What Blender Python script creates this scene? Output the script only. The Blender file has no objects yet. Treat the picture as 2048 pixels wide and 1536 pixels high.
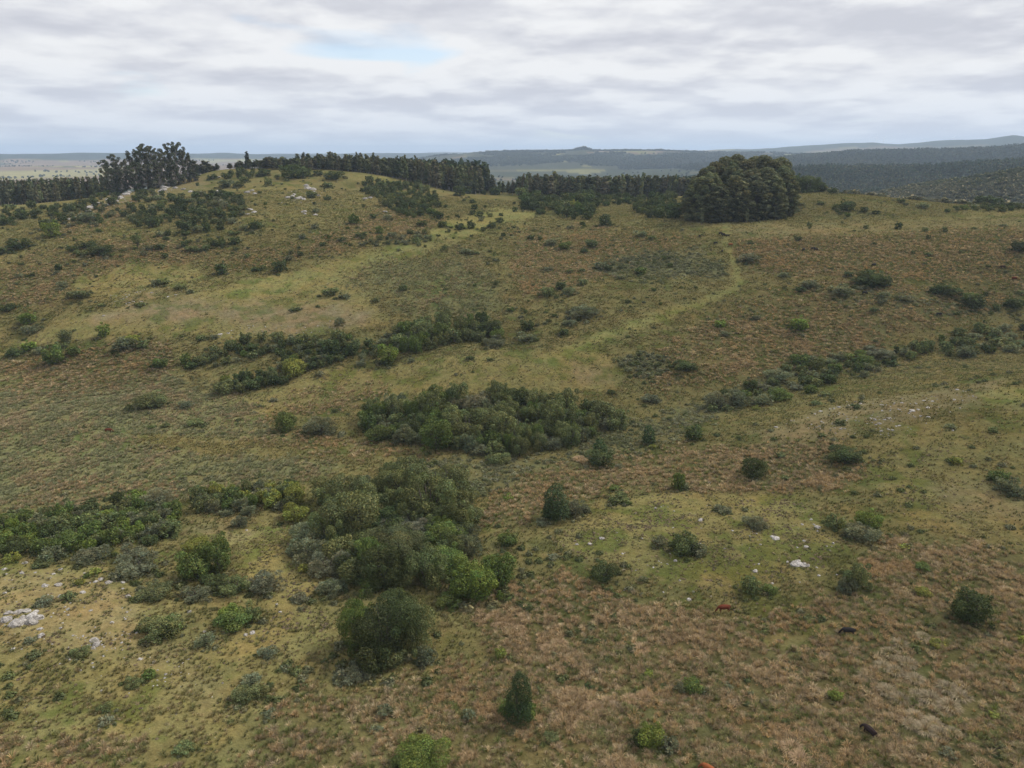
import bpy, bmesh, math, random
import numpy as np
from mathutils import Vector, Euler

R_ = math.radians
scene = bpy.context.scene
COL = scene.collection

# ------------------------------------------------------------------ camera, light, exposure
CAM_H = 82.0
PITCH = 18.0
F_PX = 1420.0                      # focal length in pixels of the 2048 px wide photograph
cam_d = bpy.data.cameras.new('camera')
cam_d.sensor_width = 36.0
cam_d.lens = F_PX / 2048.0 * 36.0
cam_d.clip_start = 0.5
cam_d.clip_end = 120000.0
cam = bpy.data.objects.new('camera', cam_d)
cam.location = (0, 0, CAM_H)
cam.rotation_euler = (R_(90 - PITCH), 0, 0)
COL.objects.link(cam)
scene.camera = cam

SUN_EL, SUN_AZ = 46.0, 68.0        # azimuth clockwise from the view direction (+Y): from the right
sd = bpy.data.lights.new('sun', 'SUN')
sd.energy = 2.5
sd.angle = R_(14)
sd.color = (1.0, 0.93, 0.82)
sun = bpy.data.objects.new('sun', sd)
_v = Vector((math.sin(R_(SUN_AZ)) * math.cos(R_(SUN_EL)), math.cos(R_(SUN_AZ)) * math.cos(R_(SUN_EL)), math.sin(R_(SUN_EL))))
sun.rotation_euler = (-_v).to_track_quat('-Z', 'Y').to_euler()
sun.location = (200, 0, 400)
COL.objects.link(sun)


class NT:
    """small helper for building node trees"""
    def __init__(s, tree):
        s.t = tree
        tree.nodes.clear()

    def n(s, typ, **kw):
        nd = s.t.nodes.new(typ)
        for k, v in kw.items():
            if k == 'ins':
                for a, b in v.items():
                    nd.inputs[a].default_value = b
            else:
                setattr(nd, k, v)
        return nd

    def l(s, a, b):
        s.t.links.new(a, b)

    def math(s, op, a, b=None, c=None, clamp=False):
        nd = s.n('ShaderNodeMath', operation=op, use_clamp=clamp)
        for i, x in enumerate((a, b, c)):
            if x is None:
                continue
            if isinstance(x, (int, float)):
                nd.inputs[i].default_value = x
            else:
                s.l(x, nd.inputs[i])
        return nd.outputs[0]

    def noise(s, vec, scale, detail=2.0, rough=0.5, dist=0.0, lac=2.0, dim='3D'):
        nd = s.n('ShaderNodeTexNoise', noise_dimensions=dim, ins={'Scale': scale, 'Detail': detail, 'Roughness': rough, 'Distortion': dist, 'Lacunarity': lac})
        s.l(vec, nd.inputs['Vector'])
        return nd.outputs['Fac']

    def ramp(s, fac, stops, interp='LINEAR'):
        nd = s.n('ShaderNodeValToRGB')
        cr = nd.color_ramp
        cr.interpolation = interp
        while len(cr.elements) < len(stops):
            cr.elements.new(0.5)
        for e, (p, c) in zip(cr.elements, stops):
            e.position = p
            e.color = (c, c, c, 1) if isinstance(c, (int, float)) else (*c, 1)
        s.l(fac, nd.inputs[0])
        return nd.outputs[0]

    def mix(s, fac, a, b, mode='MIX'):
        nd = s.n('ShaderNodeMix', data_type='RGBA', blend_type=mode)
        nd.clamp_factor = True
        for sock, x in ((nd.inputs[0], fac), (nd.inputs[6], a), (nd.inputs[7], b)):
            if isinstance(x, (int, float)):
                sock.default_value = x
            elif isinstance(x, tuple):
                sock.default_value = (*x, 1) if len(x) == 3 else x
            else:
                s.l(x, sock)
        return nd.outputs[2]


# sky: Nishita air behind a deck of stratocumulus, laid out on a plane above the camera
world = bpy.data.worlds.new('World')
scene.world = world
world.use_nodes = True
W = NT(world.node_tree)
tc = W.n('ShaderNodeTexCoord')
nrm = W.n('ShaderNodeVectorMath', operation='NORMALIZE')
W.l(tc.outputs['Generated'], nrm.inputs[0])
sep = W.n('ShaderNodeSeparateXYZ')
W.l(nrm.outputs[0], sep.inputs[0])
zpos = W.math('MAXIMUM', sep.outputs['Z'], 0.0)


OFFX, OFFY = 13.0, 4.0             # where the wind has carried the deck


def deck(dz):
    """coordinates on the cloud deck for directions tilted by dz"""
    den = W.math('ADD', zpos, 0.12 + dz)
    cx = W.math('DIVIDE', sep.outputs['X'], den)
    cy = W.math('DIVIDE', sep.outputs['Y'], den)
    cmb = W.n('ShaderNodeCombineXYZ')
    W.l(W.math('ADD', cx, OFFX), cmb.inputs[0])
    W.l(W.math('ADD', cy, OFFY), cmb.inputs[1])
    cmb.inputs[2].default_value = 3.7
    return cmb.outputs[0]


P0, P1 = deck(0.0), deck(0.016)
big = W.noise(P0, 0.42, 2.0, 0.5, 0.2, dim='2D')
c0 = W.noise(P0, 0.95, 6.0, 0.48, 0.25, dim='2D')
c1 = W.noise(P1, 0.95, 6.0, 0.48, 0.25, dim='2D')
f0 = W.noise(P0, 3.4, 5.0, 0.52, 0.3, dim='2D')
f1 = W.noise(P1, 3.4, 5.0, 0.52, 0.3, dim='2D')


def puffs(vec):
    """rounded heaps: smooth cells on wind-ruffled coordinates"""
    ruf = W.n('ShaderNodeTexNoise', noise_dimensions='2D', ins={'Scale': 2.6, 'Detail': 4.0, 'Roughness': 0.55})
    W.l(vec, ruf.inputs['Vector'])
    ad = W.n('ShaderNodeVectorMath', operation='MULTIPLY_ADD')
    W.l(ruf.outputs['Color'], ad.inputs[0])
    ad.inputs[1].default_value = (0.75, 0.75, 0.0)
    W.l(vec, ad.inputs[2])
    vo = W.n('ShaderNodeTexVoronoi', feature='SMOOTH_F1', voronoi_dimensions='2D', ins={'Scale': 1.5, 'Smoothness': 0.7})
    W.l(ad.outputs[0], vo.inputs['Vector'])
    return vo.outputs['Distance']


v0, v1 = puffs(P0), puffs(P1)
rel = W.math('SUBTRACT', c0, c1)
relf = W.math('SUBTRACT', f0, f1)
relv = W.math('SUBTRACT', v1, v0)
lit = W.math('MULTIPLY_ADD', rel, 1.9, 0.57)
lit = W.math('ADD', lit, W.math('MULTIPLY', relf, 0.42))
lit = W.math('ADD', lit, W.math('MULTIPLY', relv, 1.0))
lit = W.math('ADD', lit, W.math('MULTIPLY_ADD', v0, -0.35, 0.14))
lit = W.math('ADD', lit, W.math('MULTIPLY_ADD', big, -0.9, 0.45))
lit = W.math('ADD', lit, W.math('MULTIPLY_ADD', c0, -0.5, 0.25))
lit = W.math('ADD', lit, W.math('MULTIPLY_ADD', f0, 0.30, -0.15))
cloud_col = W.ramp(lit, [(0.04, (3.70, 3.75, 4.08)), (0.30, (4.08, 4.12, 4.40)), (0.52, (4.50, 4.54, 4.75)), (0.74, (4.98, 5.00, 5.10)), (0.98, (5.40, 5.41, 5.45))])
# an overcast sky brightens steadily towards the zenith
cloud_col = W.mix(1.0, cloud_col, W.ramp(zpos, [(0.18, 1.0), (1.0, 1.55)]), 'MULTIPLY')
cov = W.math('ADD', c0, W.math('MULTIPLY_ADD', big, 0.9, -0.45))


def gap(x0, y0, rx, ry):
    """a rent in the deck"""
    sp = W.n('ShaderNodeSeparateXYZ')
    W.l(P0, sp.inputs[0])
    ex = W.math('POWER', W.math('DIVIDE', W.math('SUBTRACT', sp.outputs[0], x0 + OFFX), rx), 2)
    ey = W.math('POWER', W.math('DIVIDE', W.math('SUBTRACT', sp.outputs[1], y0 + OFFY), ry), 2)
    return W.math('EXPONENT', W.math('MULTIPLY', W.math('ADD', ex, ey), -1.0))


for g_ in ((-1.02, 4.0, .22, .17), (-2.95, 4.25, .8, .16), (-0.75, 4.15, .35, .12)):
    cov = W.math('SUBTRACT', cov, W.math('MULTIPLY', gap(*g_), .24))
cover = W.ramp(cov, [(0.06, 0.40), (0.24, 1.0)])
# towards the horizon the deck merges into a pale veil
veil = W.ramp(zpos, [(0.0, 1.0), (0.03, 0.60), (0.10, 0.0)])
sky = W.n('ShaderNodeTexSky', sky_type='NISHITA')
sky.sun_disc = False
sky.sun_elevation = R_(SUN_EL)
sky.sun_rotation = R_(SUN_AZ)
sky.altitude = 120
sky.dust_density = 0.4
sky.ozone_density = 2.5
base = W.mix(cover, sky.outputs[0], cloud_col)
final = W.mix(W.math('MULTIPLY', veil, 0.55), base, (4.25, 4.7, 5.5))
bg = W.n('ShaderNodeBackground', ins={'Strength': 0.10})
W.l(final, bg.inputs[0])
wo = W.n('ShaderNodeOutputWorld')
W.l(bg.outputs[0], wo.inputs[0])
try:
    world.cycles.sampling_method = 'MANUAL'
    world.cycles.sample_map_resolution = 512
except Exception:
    pass

scene.view_settings.view_transform = 'Standard'
scene.view_settings.look = 'None'
scene.view_settings.exposure = 0.78
scene.view_settings.gamma = 1.0
scene.view_settings.use_curve_mapping = False
scene.cycles.max_bounces = 5
scene.cycles.diffuse_bounces = 3
scene.cycles.transmission_bounces = 2
scene.cycles.volume_bounces = 0
scene.cycles.use_adaptive_sampling = False
scene.cycles.use_denoising = True

rng = np.random.default_rng(11)
random.seed(5)

# ------------------------------------------------------------------ the lie of the land
CP, SP = math.cos(R_(PITCH)), math.sin(R_(PITCH))


def drop(py):
    """how far a sight line through row py falls per metre of depth"""
    v = (768 - np.asarray(py, float)) / F_PX
    return (SP - v * CP) / (CP + v * SP)


def ray(px, py):
    v = (768 - np.asarray(py, float)) / F_PX
    u = (np.asarray(px, float) - 1024) / F_PX
    return u / (CP + v * SP), -drop(py)        # dx, dz per unit of y


# surveyed spots: picture column, picture row, height above the creek
SURVEY = """
0,1536,7 512,1536,5.5 1024,1536,4 1536,1536,5 2048,1536,7.5
0,1400,6.5 500,1400,4.6 1000,1400,3 1500,1400,4.2 2048,1400,7.5
40,1240,7 300,1250,4.6 600,1250,2.4 1000,1250,2.2 1450,1220,4.4 1900,1220,7.4
100,1130,4 400,1080,2 700,1100,1 1000,1080,1.6 1300,1080,4 1650,1100,7 2000,1080,10
0,1000,0.2 300,960,0 650,940,0 1000,960,0.6 1250,950,2 1500,960,5 1800,950,9.5 2040,950,12.5
0,880,0.2 300,860,0 600,880,0 950,890,0.5 1150,880,1 1350,890,2.6 1450,872,5.5 1600,840,10 1800,810,14.5 2000,760,18 2048,747,19
1400,812,3 1520,785,5 1650,740,7.5 1800,705,10.5 2000,683,13.5 2048,670,14.5
800,780,3 1000,740,9 1200,760,7 900,720,10 1230,720,10.5 1300,640,17.5 1100,690,12.5 1450,720,10.5
1480,560,27 1600,620,20.5 1750,600,24 1900,640,18.5 2048,610,22 1450,470,41 1650,470,42 1850,470,43 2048,470,44
1750,520,34.5 1475,435,46 1650,435,46.5 1900,435,47 2048,420,50 1750,400,54 1900,408,51.5 2000,412,50 1640,387,54.5
1300,520,31 1100,600,21 1000,520,30 950,600,20.5 800,560,25.5 870,480,37 1060,430,43.5 1200,400,47.5 1000,395,47.5 1300,430,45 1370,420,46.5
950,665,12 780,700,8 600,740,4 420,760,1.8 700,650,15 550,660,13 450,640,15.5 300,620,18 500,590,21.5 300,580,23 150,640,15.5
60,680,9.5 0,720,5 150,740,3.5 250,700,8 0,800,0.6 600,540,28 400,540,28 200,540,28.5 0,560,25.5
0,480,37 150,470,39 280,480,37.5 300,440,43.5 150,430,45 60,420,46.5 0,430,45 330,390,54 230,400,51.5 420,345,66.5
500,350,65.5 600,355,64 750,355,63.5 520,420,49 700,430,46 700,380,56 850,430,45 600,470,40 900,380,52
"""
GUARD = [(-390, 600, 40), (-300, 640, 44), (-560, 560, 36), (-100, 720, 56), (-20, 680, 50), (40, 650, 45.5), (130, 640, 45), (220, 640, 44),
         (-250, 700, 54), (320, 600, 25), (420, 560, 24), (250, 560, 44), (600, 560, 18), (0, 950, 8), (-400, 950, -10), (400, 950, -5),
         (0, 30, 6), (0, -60, 12), (-120, 0, 14), (120, 0, 16), (0, -400, 30), (-500, -100, 25), (500, -100, 30), (-300, 200, 4), (330, 200, 26),
         (-450, 300, 15), (480, 300, 24), (-450, 420, 36), (480, 450, 40), (900, 300, 20), (-900, 300, 15), (900, 800, 0), (-900, 800, -5), (0, -900, 20)]
_px, _py, _pz = np.array([[float(a) for a in t.split(',')] for t in SURVEY.split()]).T
_y = (CAM_H - _pz) / drop(_py)
_x = ray(_px, _py)[0] * _y
PTS = np.concatenate([np.stack([_x, _y, _pz], 1), np.array(GUARD, float)])
N_SURVEY = len(_px)
SC = 100.0


def _phi(r2):
    return 0.5 * r2 * np.log(r2 + 1e-9)


_A = PTS[:, :2] / SC
_K = _phi(((_A[:, None] - _A[None]) ** 2).sum(-1))
_K += np.eye(len(_A)) * 0.004
_Q = np.concatenate([np.ones((len(_A), 1)), _A], 1)
_M = np.block([[_K, _Q], [_Q.T, np.zeros((3, 3))]])
_S = np.linalg.solve(_M, np.concatenate([PTS[:, 2], np.zeros(3)]))


def near_h(x, y):
    out = np.empty(len(x))
    for i in range(0, len(x), 40000):
        q = np.stack([x[i:i + 40000], y[i:i + 40000]], 1) / SC
        k = _phi(((q[:, None] - _A[None]) ** 2).sum(-1))
        out[i:i + 40000] = k @ _S[:-3] + _S[-3] + q @ _S[-2:]
    return out


def _hash(ix, iy, seed):
    h = (ix * 374761393 + iy * 668265263 + seed * 1442695041) & 0xFFFFFFFF
    h = ((h ^ (h >> 13)) * 1274126177) & 0xFFFFFFFF
    return ((h ^ (h >> 16)) & 0xFFFF) / 65535.0


def vnoise(x, y, wl, seed=0):
    x, y = np.asarray(x) / wl, np.asarray(y) / wl
    ix, iy = np.floor(x).astype(np.int64), np.floor(y).astype(np.int64)
    fx, fy = x - ix, y - iy
    fx, fy = fx * fx * (3 - 2 * fx), fy * fy * (3 - 2 * fy)
    a, b = _hash(ix, iy, seed), _hash(ix + 1, iy, seed)
    c, d = _hash(ix, iy + 1, seed), _hash(ix + 1, iy + 1, seed)
    return (a * (1 - fx) + b * fx) * (1 - fy) + (c * (1 - fx) + d * fx) * fy


def fbm(x, y, wl, seed=0, octv=4):
    s, a, t = 0.0, 1.0, 0.0
    for k in range(octv):
        s = s + a * vnoise(np.asarray(x) + 31.7 * k, np.asarray(y) - 17.3 * k, wl / 2 ** k, seed + k)
        t += a
        a *= 0.55
    return s / t


def sstep(a, b, x):
    t = np.clip((np.asarray(x) - a) / (b - a), 0, 1)
    return t * t * (3 - 2 * t)


# far ridges: distance, half width, crest line as (column, row) pairs
RIDGES = [
    (1150, 270, [(1450, 430), (1600, 408), (1700, 392), (1800, 374), (1870, 360), (1950, 347), (2048, 333), (2300, 322), (2900, 330)]),
    (1950, 430, [(1300, 380), (1450, 362), (1550, 350), (1650, 346), (1750, 347), (1850, 344), (1950, 336), (2048, 329), (2400, 325), (2900, 330)]),
    (3700, 850, [(1200, 350), (1300, 342), (1450, 334), (1560, 322), (1620, 316), (1700, 309), (1800, 307), (1900, 307), (2000, 303), (2048, 299), (2300, 296), (2900, 300)]),
    (9500, 2300, [(1300, 308), (1350, 305), (1450, 300), (1560, 296), (1640, 293), (1680, 290), (1740, 288), (1790, 291), (1900, 284), (1960, 283), (2015, 277), (2048, 281), (2300, 284), (2900, 290)]),
    (5600, 1300, [(760, 330), (820, 322), (880, 313), (960, 306), (1020, 305), (1075, 303), (1140, 303), (1165, 301), (1200, 303), (1350, 303), (1450, 305), (1600, 309), (1800, 318)]),
    (9800, 1900, [(-900, 316), (-400, 312), (0, 313), (70, 311), (90, 313), (150, 312.5), (190, 311), (230, 312), (300, 314), (450, 313), (560, 309), (700, 310), (860, 308), (950, 311), (1100, 308), (1250, 307)]),
    (16500, 3000, [(-900, 311), (0, 311), (500, 310), (600, 308), (900, 306), (1100, 305), (1300, 302), (1390, 303), (1500, 304), (2900, 300)]),
]


def col_of(x, y):
    """picture column of a direction near the horizon"""
    return 1024 + F_PX * 1.045 * np.asarray(x) / np.maximum(np.asarray(y), 1e-3)


def far_h(x, y):
    r = np.hypot(x, y)
    p = np.where(y > 0.25 * np.abs(x), col_of(x, y), np.where(x > 0, 2900, -900))
    base = -38 + 26 * (fbm(x, y, 2600, 40) - 0.5) + 8 * (fbm(x, y, 420, 44) - 0.5)
    z = base.copy()
    for k, (r0, w, prof) in enumerate(RIDGES):
        pc, pr = np.array(prof, float).T
        top = CAM_H - r0 * drop(np.interp(p, pc, pr))
        wob = r0 * (1 + 0.10 * (fbm(x, y, r0 * 0.25, 60 + k) - 0.5))
        g = np.exp(-np.clip((r - wob) / w, -5, 5) ** 2)
        ridge = base + (top - base) * g + g * (0.006 * r0) * (fbm(x, y, r0 * 0.09, 80 + k) - 0.5)
        z = np.maximum(z, ridge)
    return z


def _height(x, y):
    r = np.hypot(x, y)
    t = sstep(720, 1080, r)
    z = np.zeros(len(x))
    m = r < 1085
    z[m] = near_h(x[m], y[m]) * (1 - t[m])
    m = r > 715
    z[m] += far_h(x[m], y[m]) * t[m]
    k = 1 - sstep(500, 1500, r)
    m = k > 0
    z[m] += k[m] * (1.4 * (fbm(x[m], y[m], 46, 3, 3) - 0.5) + 0.55 * (fbm(x[m], y[m], 9, 7, 3) - 0.5))
    return z


# the near country is kept on a grid for quick look-up
GS, GX0, GX1, GY0, GY1 = 2.0, -640.0, 640.0, 20.0, 760.0
_gx, _gy = np.arange(GX0, GX1 + GS, GS), np.arange(GY0, GY1 + GS, GS)
_mx, _my = np.meshgrid(_gx, _gy)
HGRID = _height(_mx.ravel(), _my.ravel()).reshape(_mx.shape)


def height(x, y, fine=True):
    x, y = np.atleast_1d(np.asarray(x, float)), np.atleast_1d(np.asarray(y, float))
    m = (x > GX0) & (x < GX1) & (y > GY0) & (y < GY1)
    z = np.empty(len(x))
    fx, fy = (x[m] - GX0) / GS, (y[m] - GY0) / GS
    ix, iy = fx.astype(int), fy.astype(int)
    fx, fy = fx - ix, fy - iy
    z[m] = (HGRID[iy, ix] * (1 - fx) + HGRID[iy, ix + 1] * fx) * (1 - fy) + (HGRID[iy + 1, ix] * (1 - fx) + HGRID[iy + 1, ix + 1] * fx) * fy
    if not m.all():
        z[~m] = _height(x[~m], y[~m])
    return z


def hit(px, py):
    """where sight lines meet the land"""
    px, py = np.atleast_1d(np.asarray(px, float)), np.atleast_1d(np.asarray(py, float))
    dx, dz = ray(px, py)
    ys = np.geomspace(45, 755, 400)
    res = np.full(len(px), np.nan)
    prev = np.full(len(px), 45.0)
    lo, hi = prev.copy(), prev.copy()
    done = np.zeros(len(px), bool)
    for yv in ys:
        i = np.where(~done)[0]
        if len(i) == 0:
            break
        below = CAM_H + dz[i] * yv < height(dx[i] * yv, np.full(len(i), yv))
        h = i[below]
        lo[h], hi[h] = prev[h], yv
        done[h] = True
        prev[i[~below]] = yv
    for _ in range(14):
        mid = (lo + hi) / 2
        b = CAM_H + dz * mid < height(dx * mid, mid)
        hi = np.where(b, mid, hi)
        lo = np.where(b, lo, mid)
    yv = np.where(done, hi, np.nan)
    return dx * yv, yv, CAM_H + dz * yv


def project(x, y, z):
    d = y * CP - (z - CAM_H) * SP
    d = np.maximum(d, 0.5)
    v = y * SP + (z - CAM_H) * CP
    return 1024 + F_PX * x / d, 768 - F_PX * v / d, d

# ------------------------------------------------------------------ what grows where: cover classes painted on the land
CLS = ['mix', 'tan', 'lawn', 'bare', 'reed', 'path', 'ochre', 'scrub']
CI = {c: i for i, c in enumerate(CLS)}
ZONES = [  # class, strength, softness (px), polygon in picture columns/rows (projected on to the land)
    ('tan', .75, 26, [(0, 540), (60, 520), (300, 470), (420, 500), (560, 500), (700, 440), (760, 415), (900, 440), (800, 480), (640, 512), (560, 540), (380, 535), (180, 565), (60, 625), (0, 615)]),
    ('lawn', .85, 12, [(140, 560), (280, 522), (410, 528), (405, 560), (250, 592), (140, 602)]),
    ('lawn', .3, 20, [(430, 352), (700, 350), (900, 380), (760, 420), (600, 460), (470, 455), (500, 400)]),
    ('lawn', .95, 6, [(690, 352), (780, 352), (770, 366), (700, 364)]),
    ('tan', .6, 20, [(100, 450), (200, 400), (290, 390), (270, 430), (200, 460), (120, 490)]),
    ('lawn', .95, 12, [(0, 695), (110, 642), (380, 585), (640, 525), (860, 474), (960, 455), (960, 470), (860, 503), (720, 545), (740, 590), (790, 640), (700, 670), (420, 685), (300, 665), (60, 700)]),
    ('bare', .85, 22, [(170, 640), (330, 580), (430, 600), (640, 602), (760, 625), (720, 655), (560, 662), (440, 640), (300, 645)]),
    ('bare', .6, 14, [(500, 640), (700, 648), (690, 668), (480, 668)]),
    ('path', .95, 7, [(890, 440), (1000, 416), (1078, 422), (1062, 438), (985, 452), (960, 468), (860, 480), (820, 498), (700, 535), (690, 528), (850, 478)]),
    ('lawn', .8, 7, [(1030, 440), (1055, 445), (1048, 500), (1010, 560), (995, 556), (1035, 500)]),
    ('path', .55, 14, [(420, 580), (640, 527), (860, 474), (862, 498), (720, 548), (650, 575), (480, 600)]),
    ('reed', .55, 30, [(640, 570), (760, 520), (950, 500), (1000, 560), (1050, 640), (900, 640), (800, 620), (740, 580)]),
    ('tan', .7, 26, [(1020, 465), (1200, 455), (1400, 480), (1330, 512), (1200, 560), (1050, 600), (1020, 540)]),
    ('scrub', .8, 16, [(1180, 535), (1250, 500), (1400, 500), (1452, 530), (1440, 560), (1250, 560)]),
    ('tan', .95, 12, [(1480, 478), (1700, 468), (2100, 450), (2100, 575), (1700, 560), (1520, 545), (1466, 510)]),
    ('lawn', .8, 12, [(1390, 438), (1700, 445), (2100, 408), (2100, 452), (1700, 470), (1480, 478), (1400, 470)]),
    ('bare', .35, 20, [(1450, 450), (1900, 445), (2100, 425), (2100, 450), (1700, 468), (1470, 476)]),
    ('tan', .6, 30, [(1500, 600), (1700, 560), (2100, 575), (2100, 600), (1900, 640), (1700, 722), (1520, 762), (1300, 792), (1250, 760), (1330, 680)]),
    ('scrub', .45, 20, [(1550, 570), (1700, 580), (1850, 600), (2048, 610), (2048, 640), (1850, 625), (1680, 600)]),
    ('lawn', .85, 12, [(630, 745), (800, 722), (1000, 700), (1200, 690), (1250, 740), (1240, 775), (1180, 792), (900, 790), (700, 795), (500, 852), (420, 815)]),
    ('tan', .35, 20, [(560, 790), (760, 760), (800, 800), (560, 850), (460, 850)]),
    ('bare', .5, 10, [(1150, 722), (1240, 730), (1230, 765), (1160, 775)]),
    ('scrub', .85, 8, [(1232, 712), (1290, 700), (1340, 715), (1345, 742), (1300, 760), (1245, 745)]),
    ('path', .85, 9, [(1443, 440), (1457, 440), (1462, 478), (1474, 518), (1490, 556), (1486, 572), (1450, 598), (1360, 632), (1250, 664), (1190, 694), (1090, 730), (1068, 718), (1170, 680), (1240, 646), (1350, 612), (1430, 585), (1468, 562), (1464, 535), (1452, 500), (1446, 470)]),
    ('reed', .95, 26, [(-60, 800), (150, 745), (330, 745), (480, 800), (560, 858), (700, 925), (660, 965), (450, 985), (200, 1012), (-60, 1035)]),
    ('tan', .85, 24, [(110, 690), (335, 680), (345, 740), (210, 790), (40, 790), (-20, 740), (40, 710)]),
    ('tan', .5, 24, [(100, 960), (330, 950), (450, 975), (200, 1010), (0, 1010)]),
    ('ochre', .95, 16, [(250, 868), (560, 870), (960, 915), (940, 935), (640, 925), (420, 915), (300, 900)]),
    ('tan', .3, 20, [(470, 860), (760, 870), (900, 915), (600, 915)]),
    ('scrub', .6, 16, [(760, 930), (960, 915), (1150, 900), (1250, 840), (1420, 790), (1640, 715), (1680, 720), (1450, 830), (1330, 900), (1100, 960), (1000, 1000)]),
    ('bare', .5, 14, [(1420, 905), (1500, 862), (1640, 822), (1800, 786), (2000, 755), (1990, 800), (1850, 832), (1700, 876), (1520, 915)]),
    ('path', .8, 12, [(1950, 785), (2100, 765), (2100, 815), (1975, 812)]),
    ('lawn', .65, 28, [(1680, 890), (1850, 840), (2100, 810), (2100, 1120), (1830, 1060), (1740, 975)]),
    ('bare', .35, 26, [(1860, 960), (2100, 980), (2100, 1060), (1900, 1040)]),
    ('tan', .98, 18, [(1110, 930), (1350, 890), (1480, 900), (1640, 880), (1740, 930), (1700, 985), (1500, 985), (1390, 985), (1180, 985), (1060, 1050), (960, 1060), (970, 990)]),
    ('lawn', .95, 16, [(1180, 1015), (1340, 975), (1600, 995), (1680, 1040), (1660, 1110), (1640, 1150), (1500, 1190), (1250, 1150), (1120, 1090)]),
    ('tan', .97, 26, [(960, 1190), (1150, 1150), (1250, 1190), (1450, 1250), (1650, 1200), (1760, 1080), (2100, 1110), (2100, 1600), (900, 1600), (960, 1350)]),
    ('lawn', .45, 16, [(1400, 1190), (1520, 1200), (1680, 1250), (1620, 1330), (1500, 1290)]),
    ('tan', .55, 30, [(560, 1400), (760, 1380), (960, 1290), (960, 1600), (500, 1600)]),
    ('lawn', .68, 26, [(-60, 1130), (250, 1130), (350, 1300), (560, 1235), (640, 1190), (680, 1290), (540, 1420), (330, 1600), (-60, 1600)]),
    ('bare', .4, 26, [(-60, 1140), (230, 1150), (330, 1290), (480, 1380), (430, 1450), (200, 1330), (-60, 1300)]),
    ('mix', .45, 40, [(-60, 1280), (300, 1290), (560, 1300), (640, 1240), (560, 1450), (330, 1600), (-60, 1600)]),
    ('tan', .4, 26, [(-60, 1470), (300, 1480), (480, 1600), (-60, 1600)]),
    ('lawn', .85, 14, [(440, 1065), (560, 1045), (650, 1175), (560, 1240), (470, 1130)]),
    ('bare', .35, 14, [(340, 1050), (520, 1010), (500, 1080), (380, 1100)]),
    ('bare', .5, 20, [(200, 380), (340, 370), (420, 345), (440, 360), (330, 400), (180, 430)]),
]


def poly_sd(px, py, poly):
    """signed distance in pixels to a polygon, positive inside"""
    P = np.array(poly, float)
    d2 = np.full(len(px), 1e18)
    ins = np.zeros(len(px), bool)
    for (x1, y1), (x2, y2) in zip(P, np.roll(P, -1, 0)):
        ex, ey = x2 - x1, y2 - y1
        t = np.clip(((px - x1) * ex + (py - y1) * ey) / (ex * ex + ey * ey + 1e-9), 0, 1)
        d2 = np.minimum(d2, (px - x1 - t * ex) ** 2 + (py - y1 - t * ey) ** 2)
        c = ((y1 > py) != (y2 > py))
        with np.errstate(divide='ignore', invalid='ignore'):
            xi = x1 + (py - y1) * ex / (ey if ey else 1e-9)
        ins ^= c & (px < xi)
    return np.where(ins, 1, -1) * np.sqrt(d2)


def cover(x, y, z):
    px, py, d = project(x, y, z)
    wx = (fbm(x, y, 14, 21) - 0.5)
    wy = (fbm(x, y, 14, 25) - 0.5)
    px = px + wx * 9000 / d
    py = py + wy * 4000 / d
    Wt = np.zeros((len(x), len(CLS)), np.float32)
    Wt[:, 0] = 1
    brk = (fbm(x, y, 7, 33) - 0.5)
    for cls, s, soft, poly in ZONES:
        P = np.array(poly)
        m = (px > P[:, 0].min() - 40) & (px < P[:, 0].max() + 40) & (py > P[:, 1].min() - 40) & (py < P[:, 1].max() + 40) & (y > 20)
        i = np.where(m)[0]
        if len(i) == 0:
            continue
        sd_ = poly_sd(px[i], py[i], poly)
        a = sstep(-soft * 0.6, soft, sd_ + brk[i] * soft * 1.6) * s
        if cls != 'path':
            a = np.clip(a * (1 + 0.7 * brk[i]), 0, 1)
        Wt[i] *= (1 - a)[:, None]
        Wt[i, CI[cls]] += a
    return Wt


GROUND = np.array([(.134, .126, .052), (.100, .096, .042), (.172, .158, .062), (.196, .166, .094), (.122, .130, .060), (.176, .178, .066), (.126, .118, .048), (.108, .114, .054)])

# ------------------------------------------------------------------ the land sheet
th = np.concatenate([np.linspace(-46, 46, 500), np.linspace(46, 314, 84)[1:-1]])
th = np.radians(th)
rr = np.concatenate([np.geomspace(3, 55, 24)[:-1], np.geomspace(55, 640, 430), np.geomspace(640, 28000, 160)[1:]])
TH, RR = np.meshgrid(th, rr)
GX, GY = (RR * np.sin(TH)).ravel(), (RR * np.cos(TH)).ravel()
GZ = height(GX, GY)
nr, nt = len(rr), len(th)
gi = np.arange(nr * nt).reshape(nr, nt)
a_, b_ = gi[:-1], gi[1:]
quads = np.stack([a_, np.roll(a_, -1, 1), np.roll(b_, -1, 1), b_], -1).reshape(-1, 4)


def new_mesh(name, verts, faces, smooth=False):
    """verts (n,3), faces (m,k): a mesh filled quickly"""
    me = bpy.data.meshes.new(name)
    verts = np.asarray(verts, np.float32)
    faces = np.asarray(faces, np.int32)
    m, k = faces.shape
    me.vertices.add(len(verts))
    me.vertices.foreach_set('co', verts.ravel())
    me.loops.add(m * k)
    me.loops.foreach_set('vertex_index', faces.ravel())
    me.polygons.add(m)
    me.polygons.foreach_set('loop_start', np.arange(0, m * k, k, dtype=np.int32))
    if smooth:
        me.polygons.foreach_set('use_smooth', np.ones(m, bool))
    me.update(calc_edges=True)
    return me


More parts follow.
